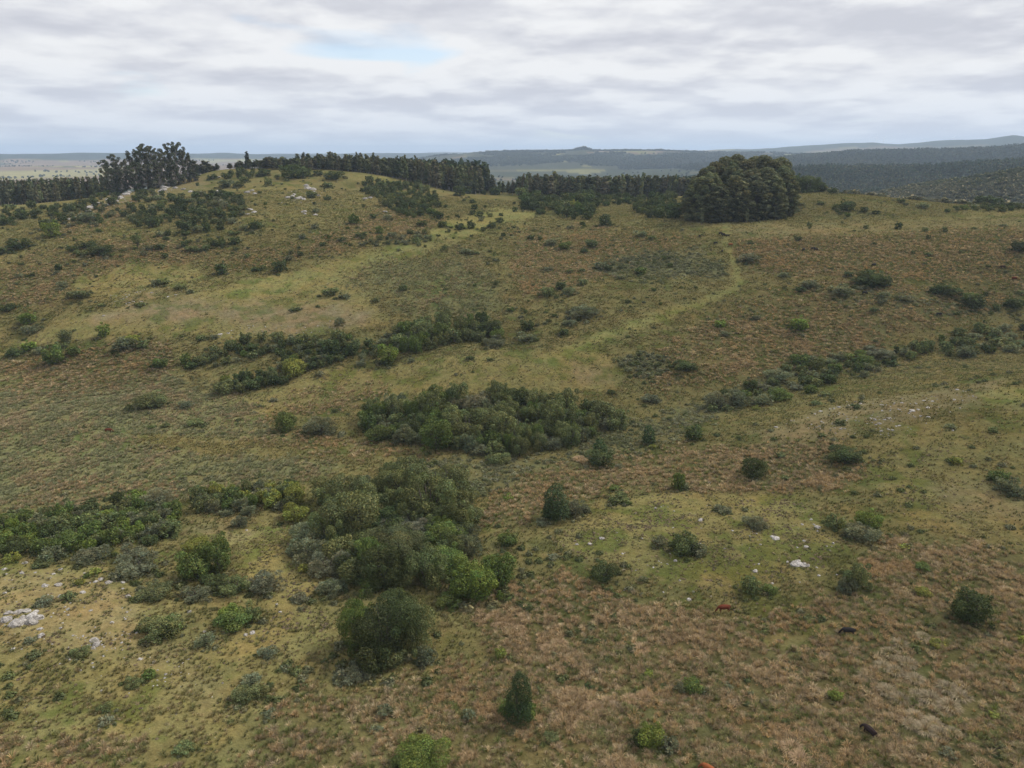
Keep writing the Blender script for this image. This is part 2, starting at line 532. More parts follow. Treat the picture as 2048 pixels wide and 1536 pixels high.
def add_attr(me, name, data, typ='FLOAT_COLOR', dom='POINT'):
    at = me.attributes.new(name, typ, dom)
    data = np.asarray(data, np.float32)
    if typ == 'FLOAT_COLOR':
        if data.shape[1] == 3:
            data = np.concatenate([data, np.ones((len(data), 1), np.float32)], 1)
        at.data.foreach_set('color', data.ravel())
    elif typ == 'FLOAT_VECTOR':
        at.data.foreach_set('vector', data.ravel())
    elif typ == 'INT':
        at.data.foreach_set('value', data.astype(np.int32))
    else:
        at.data.foreach_set('value', data.ravel())


land_me = new_mesh('ground', np.stack([GX, GY, GZ], 1), quads[:, ::-1], smooth=True)
# pole cap under the camera
GW = cover(GX, GY, GZ)
gcol = GW @ GROUND
n1, n2 = fbm(GX, GY, 30, 51), fbm(GX, GY, 5, 55)
gcol = gcol * (0.80 + 0.28 * n1 + 0.18 * n2)[:, None]
dry = sstep(0.45, 0.75, fbm(GX, GY, 22, 58))[:, None]
gcol = gcol * (1 - 0.35 * dry) + gcol * np.array([1.22, 1.0, 0.95]) * 0.35 * dry
# damp dips in the sward are greener and darker
dip = sstep(.50, .66, fbm(GX, GY, 5.5, 61, 3)) * sstep(.42, .58, fbm(GX, GY, 28, 65, 2))
gcol = gcol * (1 - dip[:, None]) + gcol * np.array([.62, .76, .58]) * dip[:, None]
# far country: pasture, stubble, scrub and plantations in patches
gr = np.hypot(GX, GY)
patch = fbm(GX, GY, 900, 91, 3)
patch2 = fbm(GX + 0.4 * GY, GY, 500, 95, 3)
fc = np.empty((len(GX), 3))
fc[:] = (.115, .110, .055)
fc[patch > 0.52] = (.17, .13, .085)
fc[patch2 > 0.60] = (.19, .19, .075)
fc[(patch < 0.44)] = (.055, .065, .034)
fc[(patch2 < 0.40)] = (.05, .06, .032)
gp = np.where(GY > 0.25 * np.abs(GX), col_of(GX, GY), np.where(GX > 0, 2900, -900))
wood = (gp + 420 * (fbm(GX, GY, 420, 161, 3) - .5) > 1330) & (gr > 1250) & (gr < 5200)
fc[wood] = (.048, .056, .030)
scr = (gp + 200 * (fbm(GX, GY, 90, 163, 3) - .5) > 1420) & (gr > 620) & (gr < 1430)
fc[scr] = (.070, .074, .046)
eh = (gr > 4000) & (gr < 6900) & (gp > 760) & (gp < 1700)
fc[eh & (fbm(GX, GY, 320, 97, 3) > 0.36)] = (.062, .070, .042)
fl = (gr > 7800) & (gr < 13000) & (gp < 1250)
fc[fl] = (.040, .050, .034)
plain = (gr > 3800) & (gr < 7600) & (gp < 520)
fc[plain & (patch > 0.47)] = (.185, .145, .10)
fc[plain & (patch2 > 0.56)] = (.24, .23, .105)
fc = fc * (0.8 + 0.4 * fbm(GX, GY, 70, 99, 3))[:, None]
ft = sstep(650, 1000, gr)[:, None]
gcol = gcol * (1 - ft) + fc * ft
add_attr(land_me, 'soil', gcol)


def mat(name):
    m = bpy.data.materials.new(name)
    m.use_nodes = True
    return m, NT(m.node_tree)


m_land, L = mat('grassland')
at = L.n('ShaderNodeAttribute', attribute_name='soil')
geo = L.n('ShaderNodeNewGeometry')
pos = geo.outputs['Position']
na = L.noise(pos, 0.55, 4, 0.6)
nb = L.noise(pos, 3.0, 3, 0.65)
nc = L.noise(pos, 0.13, 3, 0.55, 0.4)
nd_ = L.noise(pos, 11.0, 2, 0.6)
k = L.math('ADD', L.math('ADD', L.ramp(na, [(0.28, 0.10), (0.72, 0.62)]), L.ramp(nb, [(0.28, 0.04), (0.72, 0.44)])), L.ramp(nd_, [(0.25, 0.16), (0.75, 0.54)]))
c1_ = L.mix(1.0, at.outputs['Color'], k, 'MULTIPLY')
warm = L.mix(L.ramp(nc, [(0.38, 0.0), (0.70, 0.55)]), c1_, L.mix(1.0, c1_, (1.28, 0.98, 0.92), 'MULTIPLY'))
lush = L.mix(L.ramp(L.noise(pos, 0.31, 3, 0.6), [(0.52, 0.0), (0.75, 0.5)]), warm, L.mix(1.0, warm, (0.74, 0.92, 0.62), 'MULTIPLY'))
bs = L.n('ShaderNodeBsdfDiffuse', ins={'Roughness': 1.0})
L.l(lush, bs.inputs['Color'])
bp = L.n('ShaderNodeBump', ins={'Strength': 0.7, 'Distance': 0.5})
L.l(L.math('ADD', na, L.math('MULTIPLY', nb, 0.5)), bp.inputs['Height'])
L.l(bp.outputs[0], bs.inputs['Normal'])
lo = L.n('ShaderNodeOutputMaterial')
L.l(bs.outputs[0], lo.inputs[0])


def put(name, me, material=None, parent=None):
    o = bpy.data.objects.new(name, me)
    COL.objects.link(o)
    if material is not None and len(me.materials) == 0:
        me.materials.append(material)
    o.parent = parent
    return o


def tag(o, label=None, cat=None, group=None, kind=None):
    for k_, v_ in (('label', label), ('category', cat), ('group', group), ('kind', kind)):
        if v_:
            o[k_] = v_
    return o


ground = put('ground', land_me, m_land)
tag(ground, 'rolling grassland with tan tussock, cropped lawn and bare patches', kind='structure')

# ------------------------------------------------------------------ leafy meshes


def leaf_material(name, src, trans=0.25):
    m, N = mat(name)
    if src == 'object':
        oi = N.n('ShaderNodeObjectInfo')
        colr = oi.outputs['Color']
    else:
        ai = N.n('ShaderNodeAttribute', attribute_name='tint', attribute_type='INSTANCER')
        colr = ai.outputs['Color']
    lt = N.n('ShaderNodeAttribute', attribute_name='leaf_tint')
    col = N.mix(1.0, colr, lt.outputs['Color'], 'MULTIPLY')
    df = N.n('ShaderNodeBsdfDiffuse')
    tr = N.n('ShaderNodeBsdfTranslucent')
    N.l(col, df.inputs[0])
    N.l(N.mix(1.0, col, (1.15, 1.2, 0.7), 'MULTIPLY'), tr.inputs[0])
    ms = N.n('ShaderNodeMixShader', ins={0: trans})
    N.l(df.outputs[0], ms.inputs[1])
    N.l(tr.outputs[0], ms.inputs[2])
    gl = N.n('ShaderNodeBsdfGlossy', ins={'Roughness': 0.55, 'Color': (1, 1, 1, 1)})
    ms2 = N.n('ShaderNodeMixShader', ins={0: 0.008})
    N.l(ms.outputs[0], ms2.inputs[1])
    N.l(gl.outputs[0], ms2.inputs[2])
    o = N.n('ShaderNodeOutputMaterial')
    N.l(ms2.outputs[0], o.inputs[0])
    return m


def wood_material(name, dark, light):
    m, N = mat(name)
    g = N.n('ShaderNodeNewGeometry')
    f = N.noise(g.outputs['Position'], 2.2, 4, 0.6)
    c = N.mix(N.ramp(f, [(0.3, 0.0), (0.7, 1.0)]), dark, light)
    d = N.n('ShaderNodeBsdfDiffuse')
    N.l(c, d.inputs[0])
    o = N.n('ShaderNodeOutputMaterial')
    N.l(d.outputs[0], o.inputs[0])
    return m


M_LEAF = leaf_material('foliage', 'object')
M_LEAF_I = leaf_material('foliage_mass', 'instancer')
M_BLADE = leaf_material('grass_blades', 'instancer', 0.3)
M_BARK = wood_material('dark_bark', (.045, .038, .030), (.13, .115, .095))
M_PALE = wood_material('pale_bark', (.16, .14, .115), (.34, .31, .27))


def cards(pos, nor, size, rng, elong=1.35, along=None, asp=1.0):
    """one rhombus per leaf clump: pos (n,3), nor (n,3), size (n,)"""
    n = len(pos)
    nor = nor / (np.linalg.norm(nor, axis=1, keepdims=True) + 1e-9)
    t = rng.normal(size=(n, 3)) if along is None else along + 0.25 * rng.normal(size=(n, 3))
    if along is None:
        t = t - (t * nor).sum(1, keepdims=True) * nor
    t /= np.linalg.norm(t, axis=1, keepdims=True) + 1e-9
    b = np.cross(nor, t)
    b /= np.linalg.norm(b, axis=1, keepdims=True) + 1e-9
    s = size[:, None]
    bend = nor * s * 0.18
    q = np.array([1, 1, 1 / asp])       # the crown is stretched later; its leaves are not
    v = np.stack([pos - t * s * elong * 0.5 * q, pos + (b * s * 0.42 + bend) * q, pos + t * s * elong * 0.5 * q, pos - (b * s * 0.42 - bend) * q], 1).reshape(-1, 3)
    f = np.arange(n * 4).reshape(n, 4)
    return v, f


def leaf_mesh(name, pos, nor, size, tint, rng, elong=1.35, along=None, asp=1.0):
    v, f = cards(pos, nor, size, rng, elong, along, asp)
    me = new_mesh(name, v, f)
    add_attr(me, 'leaf_tint', np.repeat(tint, 4, axis=0))
    return me


def lobes_for(shape, rng):
    L_ = []
    if shape == 'dome':
        L_.append((0, 0, .40, .36, .36))
        for k in range(15):
            a = rng.uniform(0, 2 * math.pi)
            r = rng.uniform(.12, .36)
            s = rng.uniform(.12, .23)
            L_.append((r * math.cos(a), r * math.sin(a), rng.uniform(.18, .82) * (1 - 0.9 * r * r) * (1 - s * .55), s, s * rng.uniform(.8, 1.1)))
    elif shape == 'cone':
        for k in range(18):
            z = k / 17
            s = .30 * (1 - z) ** .5 + .08
            a = rng.uniform(0, 2 * math.pi)
            r = (.48 - s) * rng.uniform(.3, 1) * (1 - z) ** .35
            L_.append((r * math.cos(a), r * math.sin(a), .12 + z * .82, s, s * .75))
    elif shape == 'spread':
        for k in range(20):
            a = rng.uniform(0, 2 * math.pi)
            r = .40 * math.sqrt(rng.uniform(0, 1))
            s = rng.uniform(.10, .20)
            L_.append((r * math.cos(a), r * math.sin(a), rng.uniform(.15, .80) * (1 - 1.6 * r * r), s, s * rng.uniform(.9, 1.5)))
    elif shape == 'tall':      # plantation eucalyptus: a narrow spire of drooping tufts
        for k in range(26):
            z = k / 25
            s = rng.uniform(.19, .30) * (1 - .72 * z) * (0.75 + .5 * min(1, z * 3.2))
            a = rng.uniform(0, 2 * math.pi)
            r = max(0.04, .46 - s) * (1 - .75 * z) * rng.uniform(.3, 1)
            L_.append((r * math.cos(a), r * math.sin(a), .20 + z * .76, s, s * .34))
    elif shape == 'grove':     # heavy old eucalyptus, billowing to the ground
        for k in range(120):
            z = .04 + .92 * ((k + rng.uniform(0, 1)) / 120)
            rad = .44 * math.sqrt(max(.02, 1 - (max(0, z - .42) / .56) ** 2.2)) if z > .42 else .44 * (.80 + .47 * z)
            a = k * 2.4 + rng.uniform(-.5, .5)
            s = rng.uniform(.055, .125)
            r = max(0, rad - s * .6) * rng.uniform(.66, 1.08)
            L_.append((r * math.cos(a), r * math.sin(a), z, s, s * .50))
    elif shape == 'open':      # open eucalyptus: tufts on separate limbs
        for k in range(34):
            z = .07 + .89 * (k / 33) ** .75
            a = k * 2.4 + rng.uniform(-.4, .4)
            r = rng.uniform(.08, .44) * (1 - .5 * max(0, z - .45))
            s = rng.uniform(.06, .12) * (1.35 if z < .35 else 1)
            L_.append((r * math.cos(a), r * math.sin(a), z, s, s * .40))
    if shape in ('dome', 'spread', 'cone'):
        for k in range(7):
            a = rng.uniform(0, 2 * math.pi)
            z = rng.uniform(.12, .92)
            r = rng.uniform(.38, .52) * math.sqrt(max(0.05, 1 - (.95 * z) ** 2)) * (1 if shape != 'cone' else (1.1 - z))
            s = rng.uniform(.05, .10)
            L_.append((r * math.cos(a), r * math.sin(a), z, s, s * 1.1))
    return np.array(L_)


def crown_mesh(name, shape, n, seed, twig=False, var=0):
    rg = np.random.default_rng(seed)
    lb = lobes_for(shape, np.random.default_rng(900 + var))
    area = lb[:, 3] * (lb[:, 3] + 1.4 * lb[:, 4])
    pick = rg.choice(len(lb), size=n * 4, p=area / area.sum())
    d = rg.normal(size=(n * 4, 3))
    d[:, 2] += 0.35
    d /= np.linalg.norm(d, axis=1, keepdims=True)
    rad = 1 - 0.42 * rg.random(n * 4) ** 2.2
    rad += 0.10 * rg.normal(size=n * 4) * (rg.random(n * 4) < .3)
    c = lb[pick]
    pos = np.stack([c[:, 0] + d[:, 0] * c[:, 3] * rad, c[:, 1] + d[:, 1] * c[:, 3] * rad, c[:, 2] + d[:, 2] * c[:, 4] * rad], 1)
    keep = (pos[:, 2] > 0.01)
    inner = np.zeros(len(pos), bool)
    for j, q in enumerate(lb):
        e = ((pos[:, 0] - q[0]) ** 2 + (pos[:, 1] - q[1]) ** 2) / q[3] ** 2 + (pos[:, 2] - q[2]) ** 2 / q[4] ** 2
        inner |= (e < .5) & (pick != j)
    keep &= ~inner | (rg.random(len(pos)) < .06)
    i = np.where(keep)[0][:n]
    pos, d, pick = pos[i], d[i], pick[i]
    m = len(pos)
    asp = {'tall': 3.4, 'grove': 2.3, 'open': 1.9, 'cone': 1.5}.get(shape, 1.0)
    l = math.sqrt(2.0 * 2.1 * (1 + .35 * (asp - 1)) / n) * {'tall': 1.45, 'grove': 1.75, 'open': 1.0}.get(shape, 1.0)
    size = l * rg.uniform(.5, 1.55, m)
    nor = d + rg.normal(size=(m, 3)) * .55
    lobev = rg.uniform(.74, 1.28, len(lb))[pick]
    leafv = rg.uniform(.55, 1.5, m)
    hue = rg.normal(0, .09, m) + rg.normal(0, .05, len(lb))[pick]
    tint = np.stack([lobev * leafv * (1 + hue), lobev * leafv, lobev * leafv * (1 - .7 * hue)], 1)
    if twig:
        up = d + np.array([0, 0, .4])
        return leaf_mesh(name, pos, nor, size * .8, tint, rg, 2.6, up / np.linalg.norm(up, axis=1, keepdims=True))
    return leaf_mesh(name, pos, nor, size, tint, rg, 1.4, None, asp)


def tube_geo(paths, seg=6):
    """tapered tubes; a path may carry (other path, ring) to grow out of a ring that is already there"""
    V, F, off, rings = [], [], 0, []
    for path in paths:
        pts, rad = np.array(path[0], float), path[1]
        att = path[2] if len(path) > 2 else None
        mine = []
        for i, p in enumerate(pts):
            if i == 0 and att is not None:
                mine.append(rings[att[0]][att[1]])
                continue
            t = pts[min(i + 1, len(pts) - 1)] - pts[max(i - 1, 0)]
            t /= np.linalg.norm(t) + 1e-9
            a = np.cross(t, (0.3, 1, 0.1))
            a /= np.linalg.norm(a) + 1e-9
            b = np.cross(t, a)
            an = np.linspace(0, 2 * math.pi, seg, endpoint=False)
            V.append(p + rad[i] * (np.cos(an)[:, None] * a + np.sin(an)[:, None] * b))
            mine.append(off)
            off += seg
        rings.append(mine)
        for i in range(len(pts) - 1):
            for k in range(seg):
                k2 = (k + 1) % seg
                F.append((mine[i] + k, mine[i] + k2, mine[i + 1] + k2, mine[i + 1] + k))
    return np.concatenate(V), np.array(F)


def trunk_mesh(name, shape, seed, material, var=0):
    rg = np.random.default_rng(seed)
    P = []
    if shape == 'tall':
        P.append(([(0, 0, -.02), (.01, 0, .35), (0, .01, .7), (0, 0, .96)], [.050, .040, .026, .008]))
    elif shape in ('grove', 'open'):
        lb = lobes_for(shape, np.random.default_rng(900 + var))
        zs = np.linspace(-.02, .88, 13)
        mid = [(.012 * math.sin(5 * z + var), .012 * math.cos(4 * z), z) for z in zs]
        P.append((mid, list(np.interp(zs, [0, .88], [.042, .007]))))
        for q in lb[:: (4 if shape == 'grove' else 1)]:
            z0 = max(.10, q[2] - .26)
            k = int(np.argmin(np.abs(zs - z0)))
            c = mid[k]
            P.append(([c, (q[0] * .5, q[1] * .5, c[2] + (q[2] - c[2]) * .45), (q[0], q[1], q[2])], [.016, .011, .004], (0, k)))
    else:
        P.append(([(0, 0, -.06), (0, 0, .04)], [.040, .034]))
        for k in range(5):
            a = k * 1.257 + rg.uniform(-.4, .4)
            r = rg.uniform(.10, .26)
            P.append(([(0, 0, .04), (r * .45 * math.cos(a), r * .45 * math.sin(a), .28), (r * math.cos(a), r * math.sin(a), .68)], [.030, .020, .006], (0, 1)))
            P.append(([(r * .45 * math.cos(a), r * .45 * math.sin(a), .28), (r * 1.3 * math.cos(a + .5), r * 1.3 * math.sin(a + .5), .55)], [.014, .005], (len(P) - 1, 1)))
    v, f = tube_geo(P)
    me = new_mesh(name, v, f, True)
    me.materials.append(material)
    return me


LEVELS = [160, 500, 1500, 4500, 11000, 24000]


class Lazy:
    def __init__(s):
        s.c = {}

    def crown(s, shape, lev, var, twig):
        k = (shape, lev, var, twig)
        if k not in s.c:
            me = crown_mesh('crown', shape, LEVELS[lev] * (2 if shape == 'grove' else 1), 100 * lev + 17 * var + len(shape) * 31 + (5 if twig else 0), twig, var)
            me.materials.append(M_LEAF)
            s.c[k] = me
        return s.c[k]

    def trunk(s, shape, var):
        k = ('trunk', shape, var)
        if k not in s.c:
            s.c[k] = trunk_mesh('trunk', shape, 17 * var + 3, M_PALE if shape in ('tall', 'open') else M_BARK, var)
        return s.c[k]


LIB = Lazy()


def unit(level):
    return math.sqrt(2.0 * 2.1 / LEVELS[level])


def level_for(w, dist):
    want = 0.0014 * dist
    for k in range(len(LEVELS)):
        if unit(k) * w <= want * 1.25:
            return k
    return len(LEVELS) - 1

# ------------------------------------------------------------------ bushes and trees seen one by one
# picture column, row of the foot, width, height (photo pixels) and kind:
# d dark green, g green, b bright green, y yellow-green, o olive, s grey twiggy, c dark conical, t small tree with a bare stem
SEEN = """
104,479,40,38,b 90,458,24,22,d 41,503,48,27,d 5,511,25,18,d 147,506,27,17,d 176,500,36,20,d 205,517,56,27,d 165,514,30,14,o 514,462,32,20,d 488,462,20,12,s
277,500,24,32,t 436,497,37,22,d 472,492,24,19,d 414,503,18,15,o 371,497,19,17,d 320,474,18,12,s 318,503,24,16,d 383,507,32,14,o 330,518,16,12,d 445,553,27,28,d
562,548,32,29,d 513,546,21,12,d 528,541,14,12,o 118,543,16,17,d 126,581,22,20,s 39,558,16,12,s 160,605,50,24,o 328,572,28,15,o 309,574,18,15,s 360,581,22,13,o
379,587,16,7,s 660,597,36,22,o 646,494,15,10,d 583,510,12,12,o 601,514,13,13,d 630,459,15,13,s 606,480,14,12,s 494,518,14,12,o 683,485,14,9,s
178,447,36,24,s 44,437,32,18,d 10,452,38,20,d 530,353,28,16,d 585,361,60,34,d 610,356,34,24,d 636,353,22,13,d 673,363,44,17,d 656,377,24,12,o 427,360,22,12,d
489,366,20,13,o 455,377,34,18,s 478,377,24,14,o 537,373,17,20,o 475,401,20,14,d 403,394,24,14,s 622,397,26,16,o 656,401,18,12,o 632,426,17,9,s
14,628,40,21,d 61,675,36,22,s 61,656,39,30,b 135,692,28,36,o 212,678,27,30,b 250,706,50,30,s 266,694,34,26,y 288,700,26,20,o 60,706,31,24,b 32,718,36,22,d 113,737,46,48,g 147,716,30,24,g 124,706,30,20,o 82,712,26,16,s
321,742,34,28,g 640,756,20,14,s 304,822,76,37,o 371,820,32,20,s 393,856,38,20,o 304,860,20,12,g 331,857,20,13,o 571,868,52,49,g 642,880,66,52,s 547,805,17,10,s 403,684,20,14,o 427,682,18,12,s 680,655,20,20,s
205,615,15,8,o 280,616,22,9,o 590,626,22,8,d
848,424,28,20,d 875,439,27,17,d 920,394,30,25,d 992,391,24,17,d 949,420,15,13,d 944,407,12,10,d 928,403,10,7,o 945,431,14,12,d 960,435,17,15,d 999,447,19,14,d 984,457,17,14,d 966,464,13,11,d 941,459,19,17,d 918,462,20,17,d 886,457,22,17,d 843,455,24,15,d 722,477,26,13,d
759,469,17,20,g 709,451,24,24,g 746,439,15,13,d 775,443,19,15,s 684,484,17,10,d 1006,474,11,10,d 1062,481,17,12,d 1080,481,11,10,o 1029,424,12,11,d 1082,430,21,14,d 1002,433,10,8,d 981,435,13,9,o 970,416,7,7,d 1028,409,7,7,d 1028,457,10,7,o
836,493,13,10,o 891,416,10,8,d 1055,418,34,29,d 1070,421,24,22,d 1125,394,19,19,d 1151,394,22,13,d 1094,387,18,12,d 1089,402,24,13,d 1253,407,19,14,d 1215,399,20,11,d 1145,417,20,17,y
1210,454,32,25,c 1129,503,30,21,g 1101,493,27,16,s 1168,508,17,12,d 1183,498,30,20,o 1280,476,27,14,s 1305,481,19,10,o 1140,459,14,9,s 1164,451,12,9,d 1216,544,20,14,d 1202,541,27,19,s 1164,546,14,11,o 1140,549,17,13,o 1282,551,27,19,g
1094,599,34,27,o 1122,582,24,21,d 1139,595,28,21,s 1163,572,22,15,o 1094,544,22,10,s 933,511,28,10,s 889,503,14,14,o 954,510,12,8,o 992,524,14,9,s 806,585,20,17,o 751,607,18,11,o 688,601,24,12,s 1240,560,18,10,s
1614,386,60,42,d 1594,386,32,40,d 1638,385,36,26,d 1692,425,36,24,d 1727,426,18,14,d 1751,430,17,10,d 1672,419,15,12,o 1681,430,12,7,o 1640,411,18,9,o 1600,413,18,8,s 1588,424,20,9,s 1618,459,12,17,t 1731,459,12,10,o 1795,459,16,16,d 1850,464,13,11,o
1889,461,10,9,o 1948,459,10,6,o 2007,454,14,7,s 1895,426,13,9,d 1976,412,56,24,d 1900,407,34,18,d 1880,404,30,15,o 1850,400,30,15,d 2005,399,20,34,t 2036,412,26,13,d 1925,409,36,14,o 1820,394,24,12,o 1790,388,30,11,o 1760,384,28,11,d 1725,383,26,11,o 1700,384,24,12,d 1665,388,22,14,d
2036,510,36,26,d 1742,581,58,38,d 1722,577,40,26,d 1765,578,36,26,d 1736,558,26,22,d 1695,556,20,13,d 1766,602,25,19,s 1599,587,22,14,d 1567,558,22,13,s 1680,598,50,15,s 1618,582,40,14,s 1497,530,44,9,s 1888,598,56,28,d 1868,592,26,22,d 1943,625,46,40,d 1938,610,36,26,g 2024,623,40,26,d 1990,624,14,17,o
1811,608,32,14,s 1748,628,17,13,o 1910,633,18,10,d 2040,591,16,10,o 1747,492,12,8,d 1857,514,17,9,o 1826,509,9,8,d
778,733,46,48,b 773,738,34,20,d 990,697,50,14,s 1053,688,44,14,s 1055,665,31,26,d 1127,673,24,17,d 1168,643,60,18,s 1140,655,30,12,s 940,722,18,11,d 980,723,14,10,o 823,727,17,12,s 722,735,20,14,s
998,932,54,30,o 1203,941,62,50,d 1200,918,36,42,c 1297,893,34,44,c 1308,899,18,12,y 1223,792,18,13,d 1300,812,40,18,s 1371,755,52,32,d 1596,669,40,34,b 1439,660,26,20,b 1450,675,24,12,s 1512,642,20,12,s
1432,823,50,46,s 1782,734,26,16,d 1729,757,22,20,s 1755,745,17,14,s 1970,764,13,9,o 1632,812,26,14,o 1512,821,18,12,y 1652,794,26,14,o 1388,887,40,40,d 1503,963,54,56,d 1689,941,73,50,d 1355,983,28,46,g 1369,982,20,18,s 1912,932,25,21,y 2010,992,48,40,s 1998,972,40,34,g 2030,1000,40,34,s
1570,963,18,13,o 1643,878,16,13,o 1678,851,22,14,d 1710,820,24,13,d 1560,918,22,12,o 1900,860,22,13,s 1985,868,20,14,o
110,1129,50,42,s 92,1137,44,26,o 26,1127,36,25,y 191,1153,25,19,y 161,1172,22,18,y 174,1158,14,12,g 275,1160,86,33,s 137,1205,30,23,o 88,1216,40,18,s 395,1172,80,84,g 440,1158,72,92,g 398,1120,60,52,y 425,1188,60,40,d 320,1207,72,42,o 470,1198,66,46,o 533,1195,80,52,s 395,1208,60,26,s
325,1292,88,62,o 345,1280,52,44,g 480,1268,80,56,g 462,1252,46,44,b 505,1250,44,48,o 413,1300,46,34,s 481,1060,34,30,s 500,1035,34,26,s 270,1130,60,46,s 190,1128,70,40,s 330,1075,40,40,s
955,1215,108,104,b 995,1190,80,88,g 925,1205,70,70,g 900,1224,60,34,g 1015,1098,46,36,g 594,1050,58,46,y 620,1075,40,34,s 545,1020,46,44,y 660,1172,24,16,y 635,1120,48,44,o 665,1200,60,44,s 740,1190,44,40,g 1018,1002,23,15,b 600,1210,36,22,s 612,1148,30,24,y
772,1350,146,166,d 722,1318,88,126,g 826,1322,84,128,o 745,1362,80,90,d 800,1268,74,96,d 725,1370,64,48,s 790,1345,60,54,o 850,1338,46,44,s 690,1375,50,26,s 1037,1462,66,112,c 1012,1440,38,40,g 1055,1448,40,46,g 1000,1322,26,28,y 855,1556,118,82,b 812,1556,60,44,g 772,1442,34,32,s 940,1447,28,28,s 1026,1472,22,14,s 752,1470,28,18,s 535,1322,40,28,s 825,1505,28,22,s 575,1345,26,16,s
1382,1394,48,38,g 1360,1392,28,26,s 1404,1396,24,22,s 1300,1505,62,56,b 1278,1500,40,38,d 1335,1512,46,38,s 1298,1357,20,18,y 1937,1262,80,94,d 1925,1250,50,50,g 1671,1406,32,27,b 2043,1292,24,24,y 1872,1300,34,22,y 1985,1440,24,18,y 1990,1508,40,26,o
1727,1088,70,40,s 1731,1064,58,46,b 1668,1066,46,42,o 1700,1082,34,26,s 1712,1190,52,70,o 1690,1192,36,40,s 1843,1148,34,25,g 1806,1102,24,16,y 1842,1198,34,26,y 1497,1196,46,48,o 1537,1192,32,24,g 1503,1063,50,23,s
1112,1052,66,84,c 1106,1046,46,50,d 1150,1036,50,38,s 1168,1028,26,18,s 1365,1117,66,54,d 1370,1108,40,38,b 1318,1097,30,28,s 1395,1118,38,34,s 1205,1177,58,55,d 1446,1030,34,14,s 1085,1053,30,13,s 1235,1010,46,16,o 1255,1012,16,12,g 1105,1122,24,14,s 1230,985,24,16,g
300,1362,30,26,g 270,1380,40,20,o 490,1415,60,40,o 520,1400,40,34,o 505,1380,44,32,s 210,1430,34,22,o 70,1320,30,14,o 165,1318,40,22,o 370,1515,44,28,o 215,1455,32,18,s 540,1440,30,20,s
1455,1382,22,14,s 1105,1490,36,22,o 1180,1385,24,18,d 1015,1095,16,12,d 1620,1245,24,14,o 1895,1520,34,22,s 1180,1290,26,18,o 60,1290,24,16,s
"""

COLOURS = {  # linear leaf colours
    'd': (.058, .076, .027), 'g': (.084, .114, .030), 'b': (.125, .162, .034), 'y': (.165, .176, .040), 'o': (.104, .120, .048),
    's': (.138, .147, .088), 'c': (.046, .070, .027), 't': (.110, .126, .046)}
NAMES = {'d': 'dark_bush', 'g': 'green_bush', 'b': 'bright_bush', 'y': 'yellow_bush', 'o': 'olive_bush', 's': 'grey_shrub', 'c': 'conical_tree', 't': 'small_tree'}
HUE = {'d': 'dark green', 'g': 'mid green', 'b': 'bright green', 'y': 'yellow-green', 'o': 'olive-green', 's': 'grey', 'c': 'dark green', 't': 'light green'}
NOUN = {'d': 'bush', 'g': 'bush', 'b': 'bush', 'y': 'bush', 'o': 'bush', 's': 'twiggy shrub', 'c': 'conical tree', 't': 'small tree'}


def plant(name, loc, w, h, kind, dist, label, cat, group, detailed, shape=None, colour=None, lev=None):
    shape = shape or {'c': 'cone', 's': 'spread', 'o': rng.choice(['spread', 'dome'])}.get(kind, 'dome' if h > .55 * w else 'spread')
    var = int(rng.integers(0, 3))
    lev = level_for(max(w, h), dist) if lev is None else lev
    col = np.array(colour or COLOURS[kind]) * rng.uniform(.84, 1.18) * (1 + rng.normal(0, .025, 3))
    c4 = (*np.clip(col, .004, 1), 1)
    rz = rng.uniform(0, 2 * math.pi)
    cm = LIB.crown(shape, lev, var, kind == 's')
    if not detailed:
        o = put(name, cm)
        o.color = c4
        o.location, o.scale, o.rotation_euler = loc, (w, w, h), (0, 0, rz)
        return tag(o, label, cat, group)
    r = put(name, None)
    r.location, r.rotation_euler = loc, (0, 0, rz)
    c = put('crown', cm, parent=r)
    c.color = c4
    c.scale = (w, w, h)
    if kind == 't':
        c.scale, c.location = (w, w, h * .68), (0, 0, h * .34)
    t = put('trunk', LIB.trunk(shape if shape in ('tall', 'grove', 'open') else 'bush', var), parent=r)
    t.scale = (w, w, h)
    return tag(r, label, cat, group)


rows = []
for t_ in SEEN.split():
    a = t_.split(',')
    rows.append((float(a[0]), float(a[1]), float(a[2]), float(a[3]), a[4]))
SX, SY, SW, SH = [np.array([r[i] for r in rows]) for i in range(4)]
HX, HY, HZ = hit(SX, np.minimum(SY, 1600))

